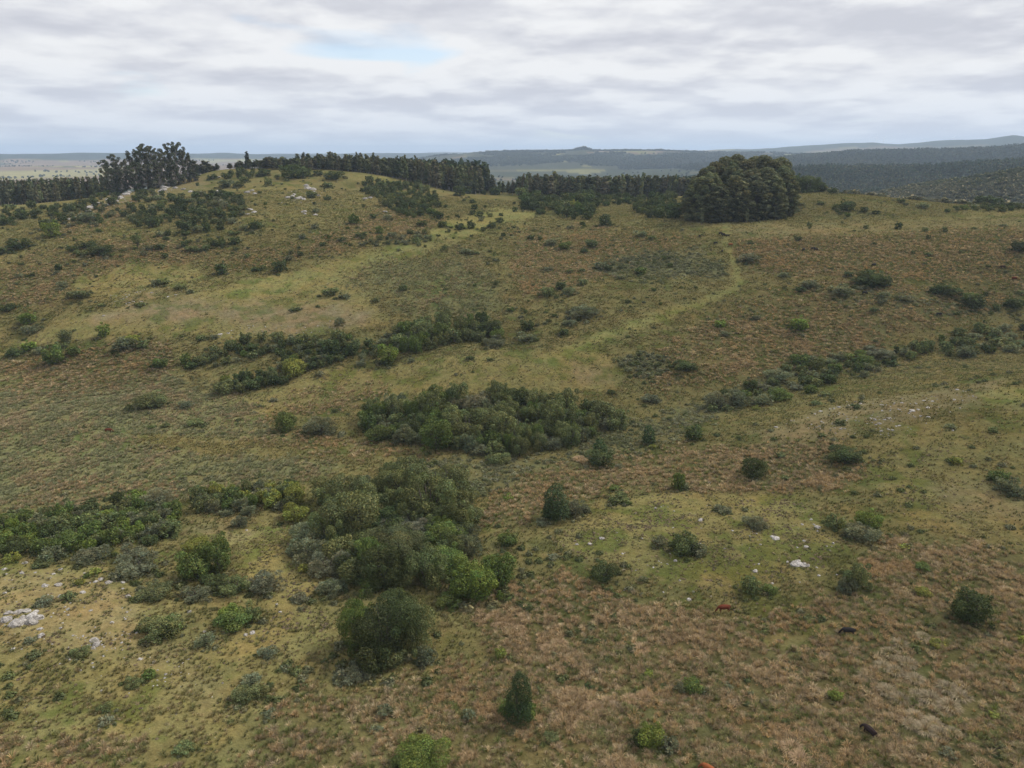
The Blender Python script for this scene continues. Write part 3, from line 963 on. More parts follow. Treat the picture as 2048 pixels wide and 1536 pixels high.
MARKS = [
    (1447, 1217, "the near red-brown cow"), (1695, 1263, "the lone black cow"), (218, 862, "the valley-floor red cow"),
    (1447, 470, "the black cattle"), (1475, 400, "the great eucalyptus grove"), (1482, 560, "the grassy track's bend"),
    (1180, 690, "the grassy track's foot"), (980, 850, "the mid-valley thicket"), (800, 1060, "the big olive thicket"), (170, 1050, "the creek thicket"),
    (40, 1240, "the big pale outcrop"), (1600, 1127, "the flat pinkish boulder"), (1800, 820, "the stony ridge crest"), (1690, 735, "the gully bushes"),
    (620, 715, "the middle creek bushes"), (450, 625, "the bare brown patch"), (220, 400, "the hill-shoulder rocks"), (615, 385, "the white hilltop rocks"),
    (310, 345, "the open eucalypts"), (370, 425, "the dense hillside scrub"), (800, 395, "the hill-flank scrub"), (1010, 435, "the bright saddle lawn"),
    (1340, 405, "the dark grove-side scrub"), (1140, 410, "the saddle thicket"), (1740, 560, "the big far-slope bush"), (1290, 735, "the round scrub patch"),
    (1370, 510, "the blue-grey scrub"), (1850, 1400, "the pale pampas mounds"), (415, 1120, "the yellow-crowned leafy tree"), (770, 1265, "the big dark olive tree"),
    (1037, 1405, "the near conical tree"), (700, 480, "the grey scrub strip"), (1650, 385, "the dark ridge trees"), (230, 560, "the small cropped lawn"),
    (1900, 405, "the far ridge scrub"), (800, 655, "the tall creek trees"),
]


def relation(px, py, mk):
    dx, dy = px - mk[0], (py - mk[1]) * 1.5
    far_ = math.hypot(dx, dy)
    if far_ < 42:
        return 'beside ' + mk[2]
    if abs(dx) > abs(dy):
        return ('right of ' if dx > 0 else 'left of ') + mk[2]
    return ('in front of ' if dy > 0 else 'behind ') + mk[2]


def size_word(w):
    return 'tiny' if w < 3.2 else 'small' if w < 5.0 else 'medium' if w < 8 else 'large'


ORD = ['leftmost'] + [k + ' from left' for k in 'second third fourth fifth sixth seventh eighth ninth tenth eleventh twelfth thirteenth fourteenth fifteenth sixteenth seventeenth eighteenth nineteenth twentieth'.split()]


def named(qs, what, where):
    """labels for look-alikes in one spot, told apart from left to right"""
    qs.sort(key=lambda q: q['px'])
    for j, q in enumerate(qs):
        q['label'] = f'{what} {where}' + ('' if len(qs) == 1 else ', left one' if len(qs) == 2 and j == 0 else ', right one' if len(qs) == 2 else ', rightmost' if j == len(qs) - 1 else ', ' + ORD[min(j, 19)])


def form(kind, w, h):
    if kind in 'ct':
        return ''
    q = h / w
    return 'upright ' if q > 1.0 else 'low ' if q < .5 else 'rounded ' if q > .72 else 'broad '


items = []
for i, (px, py, w, h, kind) in enumerate(rows):
    d = math.hypot(math.hypot(HX[i], HY[i]), CAM_H - HZ[i])
    mpp = d / F_PX * math.cos(math.atan(math.hypot((px - 1024), (py - 768)) / F_PX))
    wm = w * mpp
    al = math.atan2(CAM_H - HZ[i], math.hypot(HX[i], HY[i]))
    hm = (h * mpp - .5 * wm * math.sin(al)) / math.cos(al)
    hm = max(hm, .42 * wm)
    back = .5 * wm * .85
    r_ = math.hypot(HX[i], HY[i])
    x, y = HX[i] * (1 + back / r_), HY[i] * (1 + back / r_)
    items.append(dict(px=px, py=py, w=wm * 1.02, h=hm * 1.02, k=kind, x=x, y=y, d=d, wp=w))
zz = height([q['x'] for q in items], [q['y'] for q in items])
for q, z in zip(items, zz):
    q['z'] = z - .12

groups = {}
for q in items:
    q['what'] = ' '.join(f"{size_word(q['w'])} {form(q['k'], q['w'], q['h'])}{HUE[q['k']]} {NOUN[q['k']]}".split())
    mk = min(MARKS, key=lambda m: (m[0] - q['px']) ** 2 + ((m[1] - q['py']) * 1.5) ** 2)
    q['where'] = relation(q['px'], q['py'], mk)
    groups.setdefault((q['what'], q['where']), []).append(q)
for (what, where), qs in groups.items():
    named(qs, what, where)
for q in items:
    k = q['k']
    plant(NAMES[k], (q['x'], q['y'], q['z']), q['w'], q['h'], k, q['d'], q['label'], 'tree' if k in 'ct' else 'shrub' if k == 's' else 'bush',
          'bushes and trees scattered over the grassland', q['wp'] >= 24)

# ------------------------------------------------------------------ thickets: crown against crown, filled inside their outlines
# outline of the mass in the picture, mean size in metres, height/width, kinds, spacing factor, name, where it stands
THICKETS = [
    ([(740, 490), (830, 405), (1080, 435), (1250, 405), (1430, 445), (1440, 555), (1300, 640), (1000, 680), (800, 620), (720, 560)], (1, 0, 240, 2.926), 5.4, .75, 'dddodos', .62, 'the dense hillside scrub'),
    ([(250, 530), (330, 480), (480, 475), (560, 410), (700, 425), (700, 540), (560, 620), (420, 640), (280, 600)], (1, 0, 240, 2.926), 4.6, .75, 'dossodsg', .85, 'the rocky shoulder scrub'),
    ([(1000, 640), (1150, 620), (1290, 650), (1420, 640), (1420, 760), (1250, 790), (1080, 780), (880, 770), (900, 700)], (1, 0, 240, 2.926), 4.0, .6, 'osdos', 1.5, 'the loose slope scrub'),
    ([(170, 400), (260, 350), (560, 365), (650, 430), (680, 530), (600, 560), (500, 570), (400, 530), (300, 460)], (1, 650, 240, 2.926), 5.2, .75, 'dodogd', .60, 'the hill-flank scrub'),
    ([(90, 735), (250, 705), (400, 650), (600, 640), (640, 700), (500, 725), (300, 735)], (1, 650, 240, 2.926), 4.0, .6, 'ssosd', .62, 'the grey scrub strip'),
    ([(560, 360), (770, 375), (980, 400), (1140, 405), (1140, 425), (900, 435), (700, 405)], (1, 650, 240, 2.926), 6.0, .8, 'dd', .75, 'the plantation-foot bushes'),
    ([(1140, 440), (1240, 430), (1300, 470), (1420, 450), (1540, 440), (1600, 490), (1560, 570), (1380, 575), (1330, 510), (1250, 530), (1140, 520)], (1, 650, 240, 2.926), 6.2, .85, 'ddodg', .62, 'the saddle thicket'),
    ([(1150, 440), (1500, 440), (1900, 448), (1900, 480), (1650, 500), (1400, 480), (1150, 470)], (1, 650, 240, 2.926), 5.2, .75, 'ddo', .8, 'the lower plantation-foot bushes'),
    ([(1790, 500), (1850, 460), (2048, 415), (2075, 480), (2075, 580), (1920, 580), (1840, 545)], (1, 650, 240, 2.926), 6.4, .85, 'ddo', .55, 'the dark grove-side scrub'),
    ([(960, 405), (1100, 402), (1300, 425), (1420, 448), (1700, 462), (2100, 455), (2100, 492), (1700, 495), (1400, 470), (1100, 435)], (1, 1300, 240, 2.738), 4.8, .7, 'dodosg', .7, 'the far ridge scrub'),
    ([(1020, 370), (1150, 310), (1380, 250), (1400, 200), (1500, 210), (1780, 210), (1870, 200), (2048, 200), (2048, 330), (1850, 400), (1700, 430), (1640, 400), (1640, 330), (1560, 315), (1300, 375), (1120, 390)], (1, 0, 600, 2.926), 5.2, .75, 'dososdog', .60, 'the middle creek bushes'),
    ([(1270, 525), (1290, 480), (1420, 435), (1560, 425), (1700, 395), (1800, 400), (1680, 465), (1540, 500), (1400, 525)], (1, 0, 600, 2.926), 5.6, .85, 'ddyoo', .55, 'the front creek line'),
    ([(0, 260), (160, 250), (340, 210), (420, 150), (500, 180), (560, 280), (420, 285), (320, 320), (200, 340), (0, 345)], (1, 650, 600, 2.926), 5.2, .8, 'odos', .60, 'the bare-patch creek bushes'),
    ([(400, 190), (470, 130), (620, 110), (760, 140), (900, 100), (1030, 130), (1030, 210), (850, 215), (700, 240), (560, 280), (430, 275)], (1, 650, 600, 2.926), 8.6, .95, 'ggodgo', .55, 'the tall creek trees'),
    ([(190, 760), (220, 650), (420, 580), (620, 550), (830, 550), (1000, 520), (1200, 520), (1450, 580), (1620, 630), (1760, 700), (1740, 740), (1560, 770), (1440, 820), (1330, 860), (1200, 890), (960, 885), (800, 845), (620, 840), (480, 815), (300, 785)], (1, 650, 600, 2.926), 6.8, .98, 'gosodgsoo', .54, 'the mid-valley thicket'),
    ([(300, 610), (400, 510), (480, 480), (640, 440), (740, 360), (860, 300), (1020, 280), (1200, 285), (1330, 250), (1500, 220), (1600, 180), (1750, 165), (1900, 120), (2100, 120), (2100, 270), (1900, 275), (1750, 315), (1560, 290), (1380, 318), (1180, 375), (1020, 425), (900, 490), (700, 560), (420, 590)], (1, 1300, 600, 2.738), 5.2, .74, 'dsgosdos', .66, 'the gully bushes'),
    ([(-40, 560), (-40, 290), (120, 270), (430, 210), (620, 190), (830, 160), (1050, 120), (1180, 130), (1330, 190), (1350, 300), (1300, 430), (1180, 490), (900, 510), (760, 550), (500, 580), (200, 550)], (1, 0, 950, 3.657), 4.4, .8, 'gdobsogs', .54, 'the creek thicket'),
    ([(1340, 190), (1480, 70), (1700, 90), (1850, 40), (2048, 20), (2200, 30), (2200, 230), (2048, 250), (1850, 215), (1700, 280), (1560, 280)], (1, 0, 950, 3.657), 4.6, .85, 'gosyods', .55, 'the upper creek thicket'),
    ([(430, 250), (620, 150), (1000, 90), (1400, 130), (1580, 200), (1620, 450), (1640, 570), (1700, 640), (1560, 760), (1350, 940), (1280, 985), (1000, 960), (700, 960), (480, 880), (340, 790), (170, 620), (190, 560), (450, 470)], (1, 520, 900, 3.657), 9.2, .82, 'ooogosoooods', .50, 'the big olive thicket'),
    ([(1700, 350), (1850, 290), (2000, 320), (2048, 400), (1900, 460), (1770, 430)], (1, 650, 600, 2.926), 2.6, .6, 'sos', .8, 'the round scrub patch'),
    ([(1550, 860), (1750, 800), (2000, 760), (2100, 830), (1900, 860), (1650, 890)], (1, 650, 240, 2.926), 2.6, .55, 'sso', 1.2, 'the blue-grey scrub'),
    ([(430, 440), (640, 375), (850, 360), (1100, 345), (1100, 375), (760, 410), (500, 465)], (1, 0, 240, 2.926), 4.6, .8, 'dods', .75, 'the scrub under eucalypts'),
    ([(0, 418), (60, 408), (130, 410), (170, 400), (170, 420), (60, 436), (0, 446)], (1, 0, 0, 1), 5.0, .8, 'ddo', .9, 'the shoulder-edge bushes'),
    ([(1200, 330), (1400, 290), (1560, 300), (1500, 340), (1330, 345), (1220, 350)], (1, 0, 240, 2.926), 6.0, .85, 'ddo', .75, 'the hilltop skyline bushes'),
    ([(2250, 200), (2500, 180), (2800, 160), (2800, 260), (2500, 290), (2250, 300)], (1, 1300, 600, 2.738), 6.0, .9, 'dog', .7, 'the gully bushes'),
]


def inside(px, py, poly):
    return poly_sd(px, py, poly) > 0


wild = []
for outline, (_, ox, oy, sc), size, asp, kinds, gap, where in THICKETS:
    poly = [(ox + a / sc, oy + b / sc) for a, b in outline]
    P = np.array(poly)
    n = 2600
    px = rng.uniform(P[:, 0].min(), P[:, 0].max(), n)
    py = rng.uniform(P[:, 1].min(), P[:, 1].max(), n)
    m = inside(px, py, poly)
    px, py = px[m], py[m]
    mpp0 = np.nanmedian(hit([P[:, 0].mean()], [P[:, 1].mean()])[1]) / F_PX
    # a crown seen in the mass stands a little below its own picture row
    hx, hy, hz = hit(px, py + .36 * size * asp / mpp0)
    edge = poly_sd(px, py, poly)
    ok = ~np.isnan(hx) & (hy < 700) & (edge > (.26 if 'creek thicket' in where or 'olive' in where else .10) * size / mpp0 * (.5 + rng.random(len(px))))
    hx, hy, hz, px, py = hx[ok], hy[ok], hz[ok], px[ok], py[ok]
    # far scrub thins out in places and at its borders
    if mpp0 * F_PX > 370:
        thin = fbm(hx, hy, 24, 171, 3) + .10 * np.clip(poly_sd(px, py, poly) / 12, -1, 1)
        m = thin > .47
        hx, hy, hz, px, py = hx[m], hy[m], hz[m], px[m], py[m]
    chosen = np.empty((0, 4))
    out = []
    for j in range(len(hx)):
        w = size * 1.02 * math.exp(rng.normal(0, .36))
        if len(chosen) == 0 or ((hx[j] - chosen[:, 0]) ** 2 + (hy[j] - chosen[:, 1]) ** 2 > (((gap * (.44 if 'olive' in where else .50 if 'creek thicket' in where or 'mid-valley' in where else .57)) if mpp0 * F_PX < 370 else gap * .78) * (w + chosen[:, 3])) ** 2 * 1.25).all():
            chosen = np.vstack([chosen, (hx[j], hy[j], hz[j], w)])
            out.append((hx[j], hy[j], hz[j], w, px[j], py[j]))
    if not out:
        print('empty', where, len(px))
        continue
    lo_, hi_ = np.quantile(chosen[:, 1], [.25, .75])
    for x, y, z, w, cpx, cpy in out:
        k = str(rng.choice(list(kinds)))
        h = (w * size) ** .5 * asp * rng.uniform(.7, 1.5) * (.75 if k == 's' else 1)
        d = math.hypot(math.hypot(x, y), CAM_H - z)
        spot = 'front' if y < lo_ else 'back' if y > hi_ else 'middle'
        wild.append(dict(x=x, y=y, z=z, w=w, h=h, k=k, d=d, px=cpx, py=cpy, app=w / d, where=where, spot=spot,
                         what=' '.join(f"{size_word(w)} {HUE[k]} {NOUN[k]}".split())))
wild.sort(key=lambda q: -q['app'])
# small bushes dotted over the far slopes
for poly, n, k_ in (([(0, 520), (0, 440), (230, 400), (420, 350), (800, 350), (1000, 390), (1000, 470), (700, 540), (380, 530), (100, 600)], 330, .36), ([(900, 440), (1400, 420), (1440, 560), (1250, 640), (1050, 660), (900, 560)], 120, .3),
                    ([(1500, 440), (2048, 420), (2048, 620), (1550, 620), (1480, 520)], 60, .2)):
    P = np.array(poly)
    px, py = rng.uniform(P[:, 0].min(), P[:, 0].max(), n * 4), rng.uniform(P[:, 1].min(), P[:, 1].max(), n * 4)
    m = inside(px, py, poly)
    px, py = px[m], py[m]
    hx, hy, hz = hit(px, py)
    m = ~np.isnan(hx)
    m[m] &= fbm(hx[m], hy[m], 40, 181, 3) + .2 * rng.normal(size=m.sum()) > .5
    for j in np.where(m)[0][:n]:
        w = 1.6 * math.exp(rng.normal(0, .38))
        wild.append(dict(x=hx[j], y=hy[j], z=hz[j], w=w, h=w * rng.uniform(.55, .9), k=str(rng.choice(list('dososg'))), d=hy[j], px=px[j], py=py[j], app=0.0, where='', spot='', what=''))
room = {k: 292 - sum(1 for q in items if q['k'] == k) for k in 'dgbyosct'}
single, massed = [], []
for q in wild:
    if room[q['k']] > 0 and q['app'] * F_PX > 14:
        room[q['k']] -= 1
        single.append(q)
    else:
        massed.append(q)
knots = {}
for q in single:
    knots.setdefault((q['what'], f"in the {q['spot']} of {q['where']}"), []).append(q)
for (what, where), qs in knots.items():
    named(qs, what, where)
for q in single:
    k = q['k']
    plant(NAMES[k], (q['x'], q['y'], q['z'] - .12), q['w'], q['h'], k, q['d'], q['label'], 'shrub' if k == 's' else 'bush', 'bushes crowded in ' + q['where'], q['app'] * F_PX >= 26)
print('thicket plants', len(single), 'massed', len(massed), room)

# ------------------------------------------------------------------ eucalypts
EUC = (.058, .066, .038)


def tree(name, px, Y, w, h, shape, label, group, colour, lev, detailed=True, dz=0.0):
    x = ray(px, 400)[0] * Y
    x = float(x)
    z = float(height([x], [Y])[0]) - .3 + dz
    return plant(name, (x, Y, z), w, h, 'd', Y, label, 'tree', group, detailed, shape=shape, colour=colour, lev=lev)


def top_h(px, Y, row):
    """height of a tree at depth Y whose tip shows at a picture row"""
    x = float(ray(px, 400)[0] * Y)
    return float(CAM_H - Y * drop(row) - height([x], [Y])[0])


# the great grove: tip column, tip row, depth, crown width
GROVE = [(1398, 352, 424, 13), (1412, 332, 436, 15), (1420, 345, 420, 12), (1432, 322, 440, 15), (1438, 368, 416, 12), (1450, 312, 446, 15), (1460, 330, 432, 14), (1472, 350, 418, 12),
         (1466, 308, 452, 14), (1484, 318, 444, 15), (1496, 338, 428, 14), (1502, 312, 452, 15), (1512, 360, 418, 12), (1520, 310, 450, 15), (1528, 334, 432, 14), (1540, 318, 444, 14),
         (1546, 350, 424, 12), (1552, 314, 452, 14), (1562, 332, 438, 14), (1572, 348, 432, 11), (1386, 372, 430, 10), (1428, 392, 414, 9), (1490, 388, 414, 10), (1556, 380, 422, 9)]
gw = ['olive-grey', 'dark', 'pale-tipped', 'bronze-green']
for j, (px, row, Y, w) in enumerate(GROVE):
    h = max(top_h(px, Y, row), 10)
    c = np.array([(.112, .118, .060), (.106, .112, .058), (.118, .124, .066), (.113, .115, .058)][j % 4])
    side = ORD[j % 8] if False else ('front' if Y < 424 else 'middle' if Y < 441 else 'back')
    o = tree('grove_tree', px, Y, w * 1.55, h, 'grove', f"{gw[j % 4]} eucalyptus in the great grove, {([*ORD, 'twenty-first from left', 'twenty-second from left', 'twenty-third from left', 'rightmost'])[(sorted(range(len(GROVE)), key=lambda q: GROVE[q][0]).index(j))]}", 'eucalypts of the great grove', tuple(c), 3 if w < 13 else 4)
for px, row, Y, w, nm in ((1405, 402, 408, 3.0, 'left'), (1495, 406, 408, 3.0, 'right')):
    tree('sapling', px + 2, Y, w, 10, 'tall', f'pale slender sapling standing before the grove, {nm} one of two', 'saplings before the grove', (.13, .14, .075), 1)

# open eucalypts on the left shoulder of the hill
OPEN = [(222, 318, 555, 12), (240, 306, 560, 14), (258, 316, 552, 10), (272, 300, 565, 12), (290, 292, 560, 12), (303, 285, 566, 14), (318, 290, 560, 12), (332, 300, 556, 12), (348, 284, 566, 14),
        (362, 282, 562, 13), (376, 292, 566, 12), (386, 304, 570, 11), (395, 318, 572, 11), (325, 318, 552, 12), (280, 322, 552, 12), (352, 318, 556, 12), (232, 334, 550, 11), (300, 326, 550, 10), (250, 338, 548, 10)]
for j, (px, row, Y, w) in enumerate(OPEN):
    o = tree('open_eucalyptus', px, Y, w * 1.15, max(top_h(px, Y, row), 8), 'open', ['tall open eucalyptus with tufted limbs', 'dense-crowned open eucalyptus', 'lean open eucalyptus'][j % 3] + f", {ORD[sorted(range(len(OPEN)), key=lambda q: OPEN[q][0]).index(j)]}, on the hill shoulder",
             'open eucalypts on the hill shoulder', (.080, .086, .054), 3)

# plantation ranks: columns, tip rows, depth
stands = {}


def rank(name, c0_, c1, step, tip, Y, w, where, group, colr, jit=5.0):
    px = c0_
    while px < c1:
        p = px + rng.uniform(-.4, .4) * step
        y = Y + rng.uniform(-8, 8)
        tp = np.interp(p, *np.array(tip, float).T) + rng.normal(0, jit * .5) + abs(rng.normal(0, jit * .7)) - (jit * 1.5 if rng.random() < .14 else 0)
        h = top_h(p, y, tp)
        if h > 5:
            tone = rng.choice(3)
            c = np.array([(.082, .090, .048), (.112, .106, .064), (.116, .128, .060)][tone])
            o = tree(name, p, y, w * rng.uniform(.7, 1.4), h, 'tall', 'x', group, tuple(c * colr), 1)
            part = ('left third', 'middle third', 'right third')[min(2, int(3 * (p - c0_) / (c1 - c0_)))]
            stands.setdefault((('dark', 'brownish', 'paler')[tone] + ' slim eucalyptus', f'in the {part} of {where}'), []).append(dict(px=p, o=o))
        px += step


rank('plantation_tree', 538, 968, 5.2, [(540, 312), (600, 312), (680, 304), (740, 309), (800, 310), (850, 318), (920, 328), (968, 338)], 640, 7.4, 'the skyline plantation', 'eucalypts of the skyline plantation', 1.0)
rank('plantation_tree', 545, 960, 7.5, [(540, 318), (680, 312), (800, 318), (860, 326), (960, 342)], 622, 7.2, 'the skyline plantation edge', 'eucalypts of the skyline plantation', 1.0, 3.0)
rank('plantation_tree', 1040, 1385, 5.6, [(1035, 349), (1100, 347), (1200, 350), (1290, 346), (1385, 352)], 640, 7.6, 'the saddle plantation', 'eucalypts of the lower plantation', 1.06, 4.0)
rank('plantation_tree', 955, 1045, 9, [(955, 352), (1000, 358), (1045, 355)], 645, 6.0, 'the plantation gap', 'eucalypts in the gap between the plantations', 1.0, 4.0)
rank('plantation_tree', -10, 215, 6.6, [(-10, 352), (60, 357), (120, 352), (215, 350)], 590, 6.0, 'the shoulder plantation', 'eucalypts beyond the hill shoulder', 1.12, 3.0)
rank('plantation_tree', -10, 120, 7.6, [(-10, 362), (60, 366), (120, 364)], 560, 6.0, 'the shoulder plantation edge', 'eucalypts beyond the hill shoulder', 1.15, 4.0)
rank('plantation_tree', 400, 545, 5.5, [(400, 326), (430, 328), (470, 324), (500, 320), (545, 318)], 625, 8.0, 'the skyline tree line', 'skyline eucalypts between the groves', .95, 5.0)
for (what, where), qs in stands.items():
    named(qs, what, where)
    for q in qs:
        q['o']['label'] = q['label']
tree('skyline_spire', 503, 628, 6.5, top_h(503, 628, 301), 'tall', 'single pointed dark tree rising above the skyline', None, (.03, .04, .028), 2)

# ------------------------------------------------------------------ uncountable growth: instanced masses


def mass(name, label, pts, scl, rotz, idx, tint, meshes, material, tilt=None):
    n = len(pts)
    pm = bpy.data.meshes.new(name)
    pm.vertices.add(n)
    pm.vertices.foreach_set('co', np.asarray(pts, np.float32).ravel())
    rot = np.zeros((n, 3), np.float32)
    rot[:, 2] = rotz
    if tilt is not None:
        rot[:, :2] = tilt
    add_attr(pm, 'rot', rot, 'FLOAT_VECTOR')
    sc_ = np.asarray(scl, np.float32)
    if sc_.ndim == 1:
        sc_ = np.stack([sc_] * 3, 1)
    add_attr(pm, 'scl', sc_, 'FLOAT_VECTOR')
    add_attr(pm, 'idx', idx, 'INT')
    add_attr(pm, 'tint', tint)
    kit = bpy.data.collections.new(name + '_kit')
    for q, me in enumerate(meshes):
        if len(me.materials) == 0:
            me.materials.append(material)
        kit.objects.link(bpy.data.objects.new(f'{name}_piece{q:02d}', me))
    ng = bpy.data.node_groups.new(name, 'GeometryNodeTree')
    ng.interface.new_socket('Geometry', in_out='INPUT', socket_type='NodeSocketGeometry')
    ng.interface.new_socket('Geometry', in_out='OUTPUT', socket_type='NodeSocketGeometry')
    gi_, go_ = ng.nodes.new('NodeGroupInput'), ng.nodes.new('NodeGroupOutput')
    ip = ng.nodes.new('GeometryNodeInstanceOnPoints')
    ci = ng.nodes.new('GeometryNodeCollectionInfo')
    ci.inputs['Collection'].default_value = kit
    ci.inputs['Separate Children'].default_value = True
    ci.inputs['Reset Children'].default_value = True
    ip.inputs['Pick Instance'].default_value = True

    def named(nm, typ):
        a = ng.nodes.new('GeometryNodeInputNamedAttribute')
        a.data_type = typ
        a.inputs['Name'].default_value = nm
        return [s for s in a.outputs if s.enabled and s.name == 'Attribute'][0]
    lk = ng.links.new
    lk(gi_.outputs[0], ip.inputs['Points'])
    lk(ci.outputs[0], ip.inputs['Instance'])
    lk(named('idx', 'INT'), ip.inputs['Instance Index'])
    lk(named('rot', 'FLOAT_VECTOR'), ip.inputs['Rotation'])
    lk(named('scl', 'FLOAT_VECTOR'), ip.inputs['Scale'])
    lk(ip.outputs[0], go_.inputs[0])
    o = put(name, pm)
    md = o.modifiers.new('scatter', 'NODES')
    md.node_group = ng
    return tag(o, label, kind='stuff')


def tuft_mesh(name, seed, nbl, spread, curl, wid, foot=.10):
    rg = np.random.default_rng(seed)
    V, F, T = [], [], []
    for b in range(nbl):
        a = rg.uniform(0, 2 * math.pi)
        r0 = foot * math.sqrt(rg.random())
        lean = spread * rg.uniform(.15, 1)
        hgt = rg.uniform(.55, 1.0)
        dx, dy = math.cos(a), math.sin(a)
        p0 = np.array([dx * r0, dy * r0, -.05])
        p1 = np.array([dx * (r0 + lean * .45), dy * (r0 + lean * .45), hgt * .62])
        p2 = np.array([dx * (r0 + lean), dy * (r0 + lean), hgt * (1 - curl * lean)])
        s = np.array([-dy, dx, 0]) * wid * rg.uniform(.7, 1.3)
        o = len(V)
        V += [p0 - s * .7, p0 + s * .7, p1 + s, p1 - s, p2 + s * .25, p2 - s * .25]
        F += [(o, o + 1, o + 2, o + 3), (o + 3, o + 2, o + 4, o + 5)]
        v = rg.uniform(.55, 1.5)
        T += [(v * rg.uniform(.95, 1.08), v, v * rg.uniform(.85, 1.05))] * 6
    me = new_mesh(name, V, F)
    add_attr(me, 'leaf_tint', np.array(T))
    return me


def clump_mesh(name, seed, n, flat, leaf=1.0):
    rg = np.random.default_rng(seed)
    d = rg.normal(size=(n, 3))
    d[:, 2] = np.abs(d[:, 2]) + .1
    d /= np.linalg.norm(d, axis=1, keepdims=True)
    r = rg.uniform(.55, 1.0, n)[:, None] * (1 + .25 * np.sin(3 * np.arctan2(d[:, 1], d[:, 0]) + seed))[:, None]
    pos = d * r * np.array([.5, .5, flat])
    v = rg.uniform(.65, 1.35, n)
    t = np.stack([v * rg.uniform(.92, 1.1, n), v, v * rg.uniform(.8, 1.05, n)], 1)
    return leaf_mesh(name, pos, d + .6 * rg.normal(size=(n, 3)), rg.uniform(.16, .32, n) * leaf, t, rg, 1.5)


PAL = {  # leaf colours and share for each cover class, density per square metre, height range, mesh range
    'mix': ([(.188, .166, .072), (.250, .200, .108), (.120, .126, .052), (.150, .146, .060)], 2.2, (.28, .70), (0, 4)),
    'tan': ([(.310, .226, .138), (.380, .300, .200), (.255, .190, .118), (.190, .174, .082), (.115, .134, .046), (.270, .212, .148), (.165, .168, .070), (.320, .226, .130)], 3.6, (.40, 1.10), (0, 4)),
    'lawn': ([(.180, .155, .080), (.215, .172, .108), (.125, .128, .056), (.105, .108, .050), (.175, .164, .076), (.150, .120, .088), (.170, .130, .095)], 2.2, (.14, .42), (0, 8)),
    'bare': ([(.21, .165, .10), (.15, .128, .07)], .5, (.12, .30), (0, 8)),
    'reed': ([(.190, .198, .112), (.240, .222, .140), (.145, .155, .078), (.270, .215, .135)], 2.8, (.45, 1.0), (0, 4)),
    'path': ([(.18, .175, .066)], .3, (.1, .25), (0, 8)),
    'ochre': ([(.195, .170, .072), (.145, .142, .056), (.235, .190, .090)], 3.0, (.32, .7), (0, 4)),
    'scrub': ([(.140, .146, .088), (.165, .164, .106), (.112, .122, .064)], 1.6, (.4, .95), (2, 8)),
}
tufts = [tuft_mesh(f'tuft{k}', 40 + k, 52, .50 + .09 * k, .45, .017) for k in range(4)] + \
        [clump_mesh('clump0', 3, 34, .55), clump_mesh('clump1', 4, 40, .75), clump_mesh('clump2', 5, 46, .9), clump_mesh('clump3', 6, 30, .45)]
N_T = 1100000
rT = 52 * (600 / 52) ** (rng.random(N_T) ** .80)
aT = np.radians(rng.uniform(-43, 43, N_T))
xT, yT = rT * np.sin(aT), rT * np.cos(aT)
zT = height(xT, yT)
wT = cover(xT, yT, zT)
cls = (wT.cumsum(1) > rng.random(N_T)[:, None] * wT.sum(1, keepdims=True)).argmax(1)
# how many of the thrown points stand for one square metre here
lnr = math.log(600 / 52)
tt = np.log(rT / 52) / lnr
pdf = (tt ** (1 / .80 - 1)) / .80 / (rT * lnr) / (rT * math.radians(86)) * N_T
dens = np.array([PAL[c][1] for c in CLS])[cls] * np.where(rT < 150, 1.35, np.where(rT < 300, 1.0, .75))
dens = dens * np.where((cls == CI['lawn']) & (rT > 190), .45, 1.0)
clumpy = .35 + 1.3 * sstep(.35, .68, fbm(xT, yT, 3.4, 71, 2))
keep = rng.random(N_T) < dens * clumpy / np.maximum(pdf, 1e-6)
keep &= rT < 560
i = np.where(keep)[0]
print('tufts', len(i), 'pdf at 100m', np.median(pdf[(rT > 95) & (rT < 105)]), 'pdf 300', np.median(pdf[(rT > 290) & (rT < 310)]))
cl = cls[i]
hh = np.empty(len(i))
tint = np.empty((len(i), 3))
mi = np.empty(len(i), int)
tone = fbm(xT[i], yT[i], 9, 75, 2)
for c, nm in enumerate(CLS):
    m = cl == c
    pal, _, (h0, h1), (m0, m1) = PAL[nm]
    n = m.sum()
    hh[m] = rng.uniform(h0, h1, n)
    # neighbours share a tone, so that colour drifts in patches
    u = np.clip((tone[m] - .25) / .5 + rng.normal(0, .28, n), 0, .999)
    tint[m] = np.array(pal)[(u * len(pal)).astype(int)]
    mi[m] = rng.integers(m0, m1, n)
tint *= rng.uniform(.62, 1.30, (len(i), 1))
wd = rng.uniform(.9, 1.5, len(i)) * np.where(rT[i] > 260, 1.35, 1.0)
S = np.stack([hh * wd, hh * wd, hh * rng.uniform(.75, 1.1, len(i))], 1)
tall_r = (mi >= 4)
S[tall_r] *= np.array([1.5, 1.5, 1.0])
mass('tussock_grass', 'tan, olive and grey-green tussocks covering the slopes', np.stack([xT[i], yT[i], zT[i] - .03], 1), S, rng.uniform(0, 6.283, len(i)), mi, tint, tufts, M_BLADE,
     rng.normal(0, .12, (len(i), 2)))

